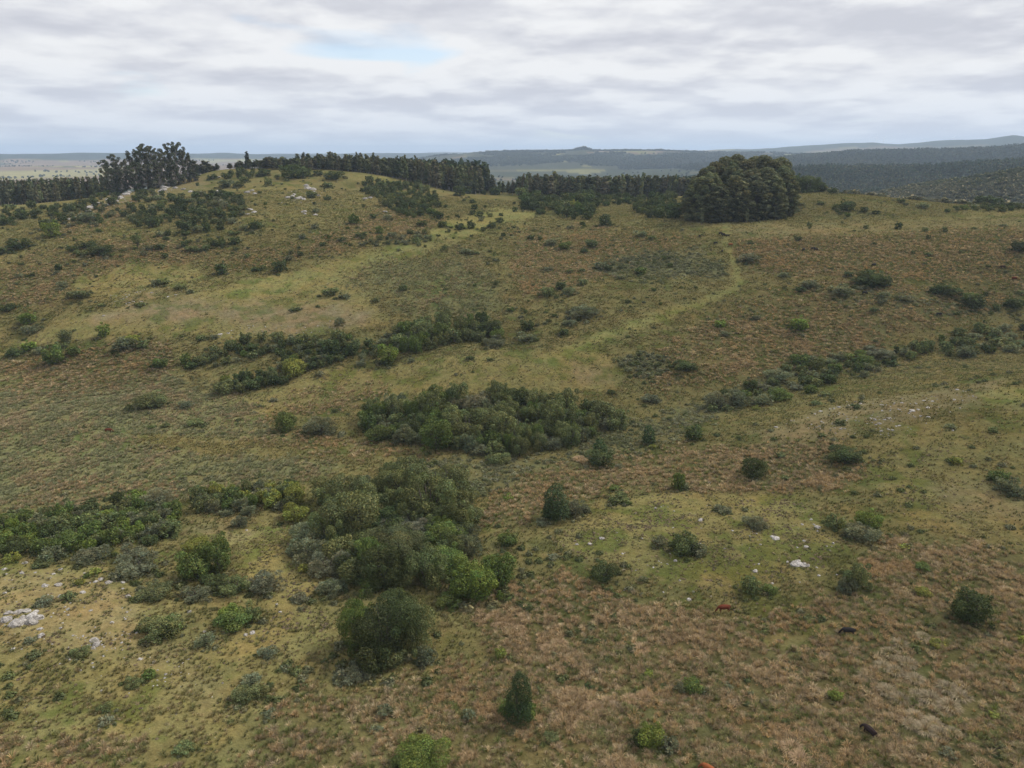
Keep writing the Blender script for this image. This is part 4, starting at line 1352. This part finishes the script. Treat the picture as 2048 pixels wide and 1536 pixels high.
# pale pampas mounds in the near tussock
pp = []
for px, py, s in ((1800, 1290, 2.2), (1780, 1310, 2.4), (1815, 1330, 2.4), (1790, 1345, 2.2), (1765, 1335, 2.0), (1830, 1360, 2.0), (1775, 1385, 2.2), (1800, 1400, 2.2), (1838, 1395, 2.2), (1860, 1400, 2.4), (1895, 1380, 2.4),
                  (1920, 1395, 2.2), (1900, 1415, 2.2), (1885, 1425, 1.8), (1830, 1435, 2.0), (1822, 1452, 1.8), (1868, 1448, 1.8), (1850, 1462, 2.2), (1880, 1470, 2.0), (1905, 1468, 1.8), (1845, 1275, 1.8), (1730, 1350, 1.8), (1585, 1500, 2.2), (1600, 1520, 2.2), (1158, 920, 2.6), (1020, 1245, 1.5), (1038, 1262, 1.8), (1050, 1240, 1.4),
                  (985, 1236, 1.8), (1000, 1252, 1.6), (1190, 1420, 2.2), (1215, 1405, 1.8), (1290, 1395, 2.0), (1260, 1400, 1.8), (1280, 1300, 2.2), (1120, 1290, 2.0), (1095, 1300, 1.8)):
    pp.append((px, py, s))
pa = np.array(pp)
hx, hy, hz = hit(pa[:, 0], pa[:, 1])
pamp = [tuft_mesh('pampas0', 81, 420, .55, 1.0, .014, .45), tuft_mesh('pampas1', 82, 420, .62, 1.0, .014, .5)]
pt = np.where((pa[:, 0] > 1700)[:, None], np.array([[.285, .240, .165]]), np.array([[.350, .255, .165]])) * rng.uniform(.85, 1.1, (len(pa), 1))
mass('pampas_grass', 'pale arching pampas tussocks in the near tan grass', np.stack([hx, hy, hz - .05], 1), np.stack([pa[:, 2] * .85, pa[:, 2] * .85, pa[:, 2] * .50], 1), rng.uniform(0, 6.28, len(pa)),
     rng.integers(0, 2, len(pa)), pt, pamp, M_BLADE)

# low twiggy undergrowth between the bushes
N_U = 60000
rU = 90 * (560 / 90) ** rng.random(N_U)
aU = np.radians(rng.uniform(-42, 42, N_U))
xU, yU = rU * np.sin(aU), rU * np.cos(aU)
zU = height(xU, yU)
wU = cover(xU, yU, zU)
pU = wU[:, CI['scrub']] * .5 + wU[:, CI['mix']] * .07 + wU[:, CI['tan']] * .03 + wU[:, CI['reed']] * .05 + wU[:, CI['lawn']] * .012
pU = pU * sstep(.48, .70, fbm(xU, yU, 17, 77, 3)) * 1.5
i = np.where(rng.random(N_U) < pU * (rU / 300) ** .6)[0]
sk = []
for q in items:
    if q['wp'] < 14:
        continue
    for _ in range(int(rng.integers(4, 11))):
        a = rng.uniform(0, 6.283)
        r = q['w'] * rng.uniform(.36, .68)
        sk.append((q['x'] + r * math.cos(a), q['y'] + r * math.sin(a), rng.uniform(.16, .36) * q['w'] ** .8))
sk = np.array(sk)
uk = [clump_mesh(f'low{k}', 21 + k, 170, .6, .68) for k in range(3)]
ut = np.array([(.125, .130, .072), (.140, .140, .086), (.100, .116, .048), (.080, .096, .042)])[rng.integers(0, 4, len(i))] * rng.uniform(.85, 1.15, (len(i), 1))
us = np.concatenate([rng.uniform(.8, 2.2, len(i)), sk[:, 2] * 1.2])
ut = np.concatenate([ut, np.array([(.135, .140, .088), (.165, .150, .080), (.075, .092, .036), (.105, .116, .050)])[rng.integers(0, 4, len(sk))] * rng.uniform(.8, 1.2, (len(sk), 1))])
xs_, ys_, zs_ = np.concatenate([xU[i], sk[:, 0]]), np.concatenate([yU[i], sk[:, 1]]), np.concatenate([zU[i], height(sk[:, 0], sk[:, 1])])
mass('undergrowth', 'low grey-green undergrowth dotted over the slopes', np.stack([xs_, ys_, zs_ - .03], 1), np.stack([us, us, us * .8], 1), rng.uniform(0, 6.28, len(us)), rng.integers(0, 3, len(us)), ut, uk, M_LEAF_I)
print('undergrowth', len(i))

# the bushes of the far thickets that are past counting
far_kits = [crown_mesh(f'far_bush{k}', ('dome', 'spread')[k % 2], (420, 420, 1300, 1300)[k], 400 + k, False, k) for k in range(4)]
if massed:
    q = massed
    mass('scrub', 'far bushes and small shrubs massed in the thickets', [(a['x'], a['y'], a['z'] - .12) for a in q], [(a['w'], a['w'], a['h']) for a in q], rng.uniform(0, 6.28, len(q)),
         rng.integers(0, 2, len(q)) + np.array([2 if a['app'] * F_PX > 20 else 0 for a in q]), np.array([COLOURS[a['k']] for a in q]) * .78 * rng.uniform(.84, 1.18, (len(q), 1)), far_kits, M_LEAF_I)

# ------------------------------------------------------------------ far woods
tiny = [crown_mesh(f'spire{k}', 'tall', 70, 300 + k, False, k) for k in range(3)]
tinyb = [crown_mesh(f'mound{k}', 'dome', 60, 310 + k, False, k) for k in range(3)]


def far_points(n, r0, r1, p0, p1):
    r = np.sqrt(rng.uniform(r0 * r0, r1 * r1, n))
    x0, x1 = (p0 - 1024) / F_PX / 1.045, (p1 - 1024) / F_PX / 1.045
    a = np.arctan(rng.uniform(x0, x1, n))
    x, y = r * np.sin(a), r * np.cos(a)
    return x, y, height(x, y, False), r


def far_wood(name, label, n, r0, r1, p0, p1, h, wid, cols, kit, mask=None, cap=None):
    x, y, z, r = far_points(n, r0, r1, p0, p1)
    if mask is not None:
        m = mask(x, y, z, r)
        x, y, z = x[m], y[m], z[m]
    k = len(x)
    hs = h * rng.uniform(.75, 1.2, k)
    if cap:                              # no taller than the rank in front lets them show
        hs = np.clip(np.minimum(hs, CAM_H - y * drop(cap + rng.uniform(0, 8, k)) - z), 4, None)
    stand = fbm(x, y, 160, 131, 3)
    ct = np.array(cols)[np.clip(((stand - .3) / .4 + rng.normal(0, .25, k)) * len(cols), 0, len(cols) - 1).astype(int)] * rng.uniform(.88, 1.12, (k, 1))
    mass(name, label, np.stack([x, y, z - .5], 1), np.stack([hs * wid, hs * wid, hs], 1), rng.uniform(0, 6.28, k), rng.integers(0, 3, k), ct, kit, M_LEAF_I)


WOODC = [(.052, .064, .036), (.064, .076, .040), (.078, .084, .046)]
def fade_in(x, y, z, r):
    return col_of(x, y) + 420 * (fbm(x, y, 420, 161, 3) - .5) > 1330


far_wood('wood', 'dark plantation filling the valley beyond the grove', 26000, 1330, 2500, 1050, 2450, 21, .34, WOODC, tiny, fade_in)
far_wood('wood', 'blue-green forested ridge across the far valley', 42000, 2500, 4900, 1050, 2450, 22, .42, WOODC, tiny, fade_in)
far_wood('scrubland', 'grey-green scrub over the hill beyond the ridge', 15000, 560, 1420, 1560, 2450, 4.0, 1.35, [(.070, .080, .042), (.100, .102, .060), (.125, .122, .080)], tinyb,
         lambda x, y, z, r: (fbm(x, y, 110, 133, 3) > .33) & (r > 560))
far_wood('wood', 'deep ranks of the hill plantation', 900, 645, 760, 540, 975, 21, .28, WOODC, tiny, lambda x, y, z, r: y > 648, 316)
far_wood('wood', 'deep ranks of the saddle plantation', 1500, 648, 840, 1035, 1420, 19, .30, WOODC, tiny, lambda x, y, z, r: y > 650, 352)
far_wood('wood', 'deep ranks of the shoulder plantation', 1500, 610, 900, -250, 225, 20, .30, [(.05, .06, .032), (.06, .072, .036)], tiny, lambda x, y, z, r: y > 602, 354)
far_wood('wood', 'tree clumps across the distant plain', 9000, 1900, 7600, -250, 1500, 11, .95, [(.04, .05, .03), (.05, .06, .034)], tinyb,
         lambda x, y, z, r: (fbm(x, y, 240, 135, 3) > .66))
far_wood('wood', 'woodland mottling the long far hill', 22000, 4200, 6700, 800, 1700, 13, 1.3, [(.042, .054, .032), (.055, .066, .036)], tinyb, lambda x, y, z, r: fbm(x, y, 330, 137, 4) > .50)
gx_, gy_, gz_, gr_ = far_points(240, 5450, 5700, 1146, 1184)
dome_ = np.sqrt(np.clip(1 - ((col_of(gx_, gy_) - 1165) / 20) ** 2, .02, 1))
gh = (5 + 19 * dome_) * rng.uniform(.85, 1.15, len(gx_))
mass('wood', 'round grove crowning the far hill', np.stack([gx_, gy_, gz_ - .5], 1), np.stack([gh * .8, gh * .8, gh], 1), rng.uniform(0, 6.28, len(gx_)), rng.integers(0, 3, len(gx_)),
     np.tile([(.042, .054, .032)], (len(gx_), 1)) * rng.uniform(.8, 1.2, (len(gx_), 1)), tinyb, M_LEAF_I)

# ------------------------------------------------------------------ rocks
m_rock, K = mat('pale_rock')
g = K.n('ShaderNodeNewGeometry')
oi = K.n('ShaderNodeObjectInfo')
f1 = K.noise(g.outputs['Position'], 2.6, 5, 0.65)
f2 = K.noise(g.outputs['Position'], 7.0, 3, 0.6)
rc = K.mix(K.ramp(f1, [(0.36, 0.0), (0.56, 1.0)]), (.16, .145, .135), K.mix(oi.outputs['Random'], (.31, .29, .265), (.46, .44, .42)))
rc = K.mix(K.ramp(f2, [(0.50, 0.0), (0.58, 0.85)]), rc, (.10, .095, .085))
rb = K.n('ShaderNodeBsdfDiffuse')
K.l(rc, rb.inputs[0])
bmp = K.n('ShaderNodeBump', ins={'Strength': 0.6, 'Distance': 0.15})
K.l(f1, bmp.inputs['Height'])
K.l(bmp.outputs[0], rb.inputs['Normal'])
ro = K.n('ShaderNodeOutputMaterial')
K.l(rb.outputs[0], ro.inputs[0])


def rock_mesh(seed, sub=2):
    rg = np.random.default_rng(seed)
    bm = bmesh.new()
    bmesh.ops.create_icosphere(bm, subdivisions=sub, radius=1)
    pl = rg.normal(size=(11, 3))
    pl /= np.linalg.norm(pl, axis=1, keepdims=True)
    off = rg.uniform(.55, .95, 11)
    for v in bm.verts:
        p = np.array(v.co)
        s = (pl @ p)
        for q in range(11):           # chip flat facets off the ball
            e = p @ pl[q] - off[q]
            if e > 0:
                p = p - pl[q] * e * .92
        p = p * (1 + .07 * rg.normal())
        v.co = p
    me = bpy.data.meshes.new('rock')
    bm.to_mesh(me)
    bm.free()
    me.materials.append(m_rock)
    return me


RK = [rock_mesh(s) for s in range(7)]
RKS = [rock_mesh(20 + s, 1) for s in range(5)]
# single rocks: column, foot row, width, height
BIG = """26,1252,34,26 8,1245,22,28 42,1247,18,16 61,1250,26,24 72,1240,22,20 50,1225,18,12 34,1228,22,14 68,1226,14,10 58,1238,24,18 40,1240,20,14 14,1228,20,10 76,1260,13,7 78,1275,16,10 60,1280,9,4
186,1285,20,10 190,1292,18,12 185,1298,10,7 222,1247,9,7 164,1187,12,8 254,1195,13,9 216,1167,16,9 200,1160,12,8 190,1165,10,8 244,1166,11,7 86,1174,16,9 115,1172,18,11 118,1195,12,11 42,1148,10,8 120,1140,10,8 48,1128,12,8 106,1149,8,5 6,1140,10,7 150,1203,7,4 134,1220,10,6 180,1222,8,5
490,1272,12,8 502,1268,14,7 553,1210,6,6 560,1225,8,5 278,1320,10,5 306,1325,9,5 185,1336,7,5 160,1342,6,5 395,1334,8,6 340,1350,7,4 60,1318,6,4 493,1061,6,5 407,1265,8,5 375,1225,12,6
1592,1133,16,11 1601,1131,18,12 1609,1134,14,8 1585,1130,12,9 1617,1132,12,8 1598,1124,14,8 1590,1128,16,10 1612,1130,14,9 1634,1136,6,5 1638,1152,8,6 1553,1078,19,10 1545,1075,10,7 1613,1095,10,7 1637,1056,14,8 1629,1050,6,4 1605,1050,7,5 1623,1040,7,4 1667,1088,6,8 1661,1102,5,4 1610,1083,8,5 1595,1096,5,4 1521,1090,6,5 1500,1073,5,4 1379,1202,12,8 1352,1123,9,8 1360,1162,5,6 1387,1185,6,6 1403,1042,14,7 1311,1018,7,8 1284,1078,4,6 1180,1089,12,6 1154,1090,8,5 1245,1108,6,4 1335,1129,5,4 1307,1136,5,4 1318,1123,5,3 1327,1185,5,4 1226,1186,5,4 1252,1178,7,4 1545,1168,8,5 1674,1150,8,4 1340,1108,4,4 1420,966,7,4
1642,823,8,5 1668,818,6,4 1680,815,8,4 1698,812,6,4 1722,808,6,4 1553,855,10,4 1584,842,6,4 1826,822,14,5 1780,838,12,6 1760,848,10,6 1764,863,8,5 1778,860,7,4 1838,820,8,4 1866,803,8,4 1850,802,8,4 1804,806,6,4 1908,862,7,5 1916,780,8,4 1910,800,8,4 1858,816,10,4 1770,840,8,5 1800,852,7,4 1690,858,5,4
330,376,12,6 338,372,12,6 326,381,12,6 345,369,10,5 350,377,8,5 320,384,8,4 428,357,12,5 436,355,8,4 250,390,14,6 240,397,12,7 258,386,10,5 230,403,10,6 222,407,10,5 212,412,10,5 180,417,12,7 188,412,10,5 176,424,10,6 196,408,8,5 205,418,8,4 215,400,9,5 160,430,8,4 135,440,8,4 128,448,8,4 150,436,7,4 186,379,10,4 172,384,8,4 162,388,8,4 198,376,8,4 438,385,10,6 444,390,8,5 495,385,10,4 503,382,8,4 510,388,8,4 616,377,10,5 624,380,12,6 628,386,8,5 612,372,10,5 636,392,8,4 575,396,10,5 584,394,8,5 593,398,10,5 600,396,8,5 606,399,8,4 588,390,6,4 606,424,10,4 630,430,8,3 610,428,6,3 500,420,10,4 508,425,8,4 495,429,8,3 440,402,8,4 380,384,8,4 366,379,8,4
258,606,10,3 268,604,8,3 282,604,8,3 205,632,10,3 440,670,14,3 455,667,12,3 350,590,9,3 335,594,8,3 730,398,8,4 740,396,8,3 770,424,8,3"""
rk = np.array([[float(a) for a in t.split(',')] for t in BIG.split()])
hx, hy, hz = hit(rk[:, 0], rk[:, 1])
rock_groups = {}
rock_rows = []
for j in range(len(rk)):
    if np.isnan(hx[j]):
        continue
    px, py = rk[j, :2]
    d = float(project(hx[j], hy[j], hz[j])[2])
    mk = min(MARKS, key=lambda m: (m[0] - px) ** 2 + ((m[1] - py) * 1.5) ** 2)
    wm = rk[j, 2] * d / F_PX
    what = ('big ' if wm > 2 else 'small ' if wm < 1 else '') + ['pale grey rock', 'whitish rock', 'blocky pale rock'][j % 3]
    q = dict(j=j, px=px, py=py, wm=wm, hm=rk[j, 3] * d / F_PX, what=what, where=relation(px, py, mk), d=d)
    rock_rows.append(q)
    rock_groups.setdefault((what, q['where']), []).append(q)
for (what, where), qs in rock_groups.items():
    named(qs, what, where)
for q in rock_rows:
    j = q['j']
    o = put('rock', RK[int(rng.integers(0, 7))])
    o.location = (hx[j], hy[j] + q['wm'] * .25, hz[j] - .04 * q['wm'])
    g_ = 1.45 if hy[j] > 370 else 1.0      # knobbly tors on the hill, flat slabs below
    o.scale = (q['wm'] * .56 * g_, q['wm'] * .50 * g_, max(q['hm'] * .42, .18 * q['wm']) * (2.2 if g_ > 1 else 1))
    o.rotation_euler = (rng.uniform(-.25, .25), rng.uniform(-.25, .25), rng.uniform(0, 6.28))
    tag(o, q['label'], 'rock', 'pale rocks breaking through the grass')
# loose stones too small and many to count: polygons in the picture, number, size in metres
STONES = [([(0, 1130), (250, 1140), (300, 1230), (260, 1330), (0, 1330)], 210, .42), ([(150, 1270), (265, 1262), (270, 1300), (150, 1305)], 110, .28), ([(280, 1310), (400, 1320), (410, 1380), (280, 1370)], 70, .3),
          ([(0, 1330), (500, 1330), (480, 1480), (0, 1460)], 60, .25), ([(1130, 1020), (1500, 1000), (1690, 1030), (1660, 1120), (1560, 1200), (1200, 1200)], 150, .4), ([(1560, 850), (1680, 800), (1850, 795), (1950, 770), (1960, 800), (1850, 850), (1760, 880)], 200, .5),
          ([(120, 450), (210, 395), (345, 362), (350, 382), (240, 412), (150, 450)], 220, .9), ([(560, 385), (640, 370), (650, 405), (560, 408)], 80, .8), ([(220, 590), (310, 575), (310, 612), (220, 615)], 90, .45), ([(480, 650), (690, 640), (690, 660), (420, 680)], 120, .4)]
sx, sy, ss = [], [], []
for poly, n, s in STONES:
    n = int(n * (.5 if poly[0][1] > 1000 else .9))
    P = np.array(poly)
    px, py = rng.uniform(P[:, 0].min(), P[:, 0].max(), n * 3), rng.uniform(P[:, 1].min(), P[:, 1].max(), n * 3)
    m = np.where(inside(px, py, poly))[0][:n]
    sx += list(px[m])
    sy += list(py[m])
    ss += list(s * np.exp(rng.normal(0, .4, len(m))))
hx, hy, hz = hit(sx, sy)
ok = ~np.isnan(hx)
ss = np.array(ss)[ok]
mass('loose_stones', 'scattered pale stones in the short grass', np.stack([hx[ok], hy[ok], hz[ok] - .02], 1), np.stack([ss * .5, ss * .5, ss * .36], 1), rng.uniform(0, 6.28, ok.sum()), rng.integers(0, 5, ok.sum()),
     np.ones((ok.sum(), 3)), RKS, m_rock)

# ------------------------------------------------------------------ cattle


def cow_mesh(name, grazing):
    J = [(-.80, 0, 1.16, .31), (-.42, 0, 1.06, .42), (.05, 0, 1.00, .47), (.48, 0, 1.06, .42), (.74, 0, 1.12, .30)]
    if grazing:
        J += [(1.0, 0, .98, .20), (1.22, 0, .66, .15), (1.36, 0, .40, .14), (1.46, 0, .16, .085)]
    else:
        J += [(.98, 0, 1.30, .20), (1.18, 0, 1.48, .16), (1.42, 0, 1.44, .13), (1.66, 0, 1.32, .085)]
    E = [(k, k + 1) for k in range(len(J) - 1)]

    def chain(root, pts):
        prev = root
        for p in pts:
            J.append(p)
            E.append((prev, len(J) - 1))
            prev = len(J) - 1
    for s in (-1, 1):
        chain(3, [(.56, s * .20, .86, .17), (.60, s * .21, .50, .085), (.57, s * .21, .26, .062), (.60, s * .21, .04, .07)])
        chain(0, [(-.80, s * .21, .88, .20), (-.72, s * .22, .66, .12), (-.90, s * .22, .44, .075), (-.86, s * .22, .22, .06), (-.83, s * .22, .04, .07)])
    chain(0, [(-1.08, 0, 1.30, .06), (-1.16, 0, 1.0, .04), (-1.17, 0, .62, .045)])
    me = bpy.data.meshes.new(name)
    me.from_pydata([j[:3] for j in J], E, [])
    o = bpy.data.objects.new(name, me)
    COL.objects.link(o)
    sk = o.modifiers.new('skin', 'SKIN')
    for v, j in zip(me.skin_vertices[0].data, J):
        v.radius = (j[3], j[3])
        v.use_root = False
    me.skin_vertices[0].data[0].use_root = True
    sb = o.modifiers.new('sub', 'SUBSURF')
    sb.levels = sb.render_levels = 1
    dg = bpy.context.evaluated_depsgraph_get()
    out = bpy.data.meshes.new_from_object(o.evaluated_get(dg))
    bpy.data.objects.remove(o)
    bm = bmesh.new()
    bm.from_mesh(out)
    hx_, hz_ = (1.28, .58) if grazing else (1.28, 1.56)
    for s in (-1, 1):                     # ears
        q = [bm.verts.new(c) for c in ((hx_ - .02, s * .10, hz_), (hx_ - .06, s * .20, hz_ + .07), (hx_ - .04, s * .32, hz_ + .02), (hx_ + .02, s * .20, hz_ - .05))]
        bm.faces.new(q)
        ap = bm.verts.new((hx_ + .03, s * .19, hz_ + .02))
        for a_1, b_1 in ((0, 1), (1, 2), (2, 3), (3, 0)):
            bm.faces.new((q[a_1], q[b_1], ap))
    bm.normal_update()
    bm.to_mesh(out)
    bm.free()
    out.name = name
    return out


m_cow, Cn = mat('hide')
oi = Cn.n('ShaderNodeObjectInfo')
cb = Cn.n('ShaderNodeBsdfPrincipled', ins={'Roughness': 0.9, 'Specular IOR Level': 0.15})
gg = Cn.n('ShaderNodeNewGeometry')
Cn.l(Cn.mix(Cn.ramp(Cn.noise(gg.outputs['Position'], 3.0, 3), [(0.35, 0.0), (0.65, 0.5)]), oi.outputs['Color'], Cn.mix(1.0, oi.outputs['Color'], (1.5, 1.35, 1.25), 'MULTIPLY')), cb.inputs['Base Color'])
co = Cn.n('ShaderNodeOutputMaterial')
Cn.l(cb.outputs[0], co.inputs[0])
COWS_M = [cow_mesh('cow_grazing', True), cow_mesh('cow_standing', False)]
for me in COWS_M:
    me.materials.clear()
    me.materials.append(m_cow)
    me.polygons.foreach_set('use_smooth', np.ones(len(me.polygons), bool))
BLACK, RED, ORANGE = (.012, .011, .011, 1), (.085, .022, .010, 1), (.17, .055, .020, 1)
HERD = [  # column, foot row, heading, mesh, colour, label
    (1447, 1224, 185, 0, RED, 'red-brown cow grazing on the near grassy slope'), (1695, 1270, 172, 0, BLACK, 'lone black cow grazing in the near tan tussock'),
    (1737, 1470, 118, 0, (.02, .013, .012, 1), 'dark brown cow half hidden in tall tussock at the bottom'), (1417, 1549, 140, 0, ORANGE, 'orange cow partly cut off at the bottom of the picture'),
    (218, 865, 8, 0, RED, 'red cow alone on the wet valley floor'),
    (1441, 470, 20, 0, BLACK, 'black cow at the head of the group by the track'), (1446, 472, 200, 0, BLACK, 'black cow in the middle of the group by the track'), (1450, 474, 160, 0, BLACK, 'black cow at the near side of the group by the track'), (1456, 474, 5, 1, BLACK, 'black cow standing on the edge of the track'),
    (1399, 475, 95, 1, BLACK, 'black cow standing alone beyond the blue-grey scrub'), (1431, 489, 180, 0, BLACK, 'black cow grazing below the group by the track'), (1461, 492, 10, 0, ORANGE, 'orange cow beside the grassy track'), (1444, 505, 75, 0, BLACK, 'black cow lowest of those beside the track'),
    (1607, 502, 40, 0, BLACK, 'black cow leftmost of three in the brown field'), (1626, 500, 185, 0, BLACK, 'black cow in the middle of three in the brown field'), (1632, 502, 20, 0, BLACK, 'black cow rightmost of three in the brown field'),
    (1747, 533, 200, 0, BLACK, 'black cow just behind the big dark bush'), (1729, 589, 10, 0, BLACK, 'black cow just in front of the big dark bush'), (2005, 537, 175, 0, (.03, .018, .014, 1), 'dark brown cow at the edge of the brown field'), (2028, 560, 10, 0, RED, 'red cow among tussocks on the far slope'),
    (1877, 632, 5, 0, BLACK, 'black cow near the dark bushes above the gully'),
]
hx, hy, hz = hit([c[0] for c in HERD], [c[1] for c in HERD])
for c, x, y, z in zip(HERD, hx, hy, hz):
    o = put('cow', COWS_M[c[3]])
    s = rng.uniform(.95, 1.05)
    o.location, o.scale, o.rotation_euler = (x, y, z + .02), (s, s, s), (0, 0, R_(c[2]))
    o.color = c[4]
    tag(o, c[5], 'cow', 'cattle grazing on the range')

# ------------------------------------------------------------------ far windmills on the pale hills
m_white, Wn = mat('white_paint')
wb = Wn.n('ShaderNodeBsdfDiffuse', ins={'Color': (.75, .76, .78, 1)})
wo_ = Wn.n('ShaderNodeOutputMaterial')
Wn.l(wb.outputs[0], wo_.inputs[0])


def simple(name, paths, seg=8):
    v, f = tube_geo(paths, seg)
    me = new_mesh(name, v, f, True)
    me.materials.append(m_white)
    return me


TURBINE_TOP = CAM_H
tower = simple('tower', [([(0, 0, -3), (0, 0, 45), (0, 0, 92)], [2.2, 1.8, 1.2])])
nac = simple('nacelle', [([(0, -4, 93), (0, 4, 93)], [1.9, 1.7])])
blade = simple('blade', [([(0, -5, 93), (0, -5, 108), (0, -5, 138)], [1.0, 1.6, .4])])
for px, Y, a0 in ((1751, 9300, 10), (1766, 9400, 50), (1845, 9500, 80), (1905, 9200, 25), (1930, 9600, 100)):
    x = float(ray(px, 290)[0] * Y)
    t = put('wind_turbine', None)
    t.location = (x, Y, float(height([x], [Y])[0]))
    TURBINE_TOP = max(TURBINE_TOP, t.location.z + 142)
    tag(t, {1751: 'leftmost white wind turbine on the far hills', 1766: 'white wind turbine close beside the leftmost one', 1845: 'middle white wind turbine on the far hills', 1905: 'tall white wind turbine left of the far summit', 1930: 'rightmost white wind turbine on the far hills'}[px], 'wind turbine', 'wind turbines on the far hills')
    put('tower', tower, parent=t)
    put('nacelle', nac, parent=t)
    for k in range(3):
        b = put('blade', blade, parent=t)
        # turn about the hub at (0,-5,93)
        ang = R_(a0 + 120 * k)
        b.rotation_euler = (0, ang, 0)
        b.location = (-93 * math.sin(ang), 0, 93 - 93 * math.cos(ang))

# ------------------------------------------------------------------ the air itself
m_air = bpy.data.materials.new('air')
m_air.use_nodes = True
A = NT(m_air.node_tree)
pv = A.n('ShaderNodeVolumePrincipled', ins={'Color': (.60, .77, 1.0, 1), 'Density': 0.00008, 'Anisotropy': 0.1})
ao = A.n('ShaderNodeOutputMaterial')
A.l(pv.outputs[0], ao.inputs['Volume'])
zlo, zhi = float(GZ.min()) - 1.0, max(float(GZ.max()), TURBINE_TOP) + 6
ext = 29000
hv = [(sx_ * ext, sy_ * ext, z_) for z_ in (zlo, zhi) for sx_, sy_ in ((-1, -1), (1, -1), (1, 1), (-1, 1))]
hm = bpy.data.meshes.new('haze')
hm.from_pydata(hv, [], [(3, 2, 1, 0), (4, 5, 6, 7), (0, 1, 5, 4), (1, 2, 6, 5), (2, 3, 7, 6), (3, 0, 4, 7)])
hm.materials.append(m_air)
hz_o = put('haze', hm)
tag(hz_o, 'thin blue haze over the whole country', kind='stuff')
print('ground z', zlo, zhi, 'objects', len(scene.objects))
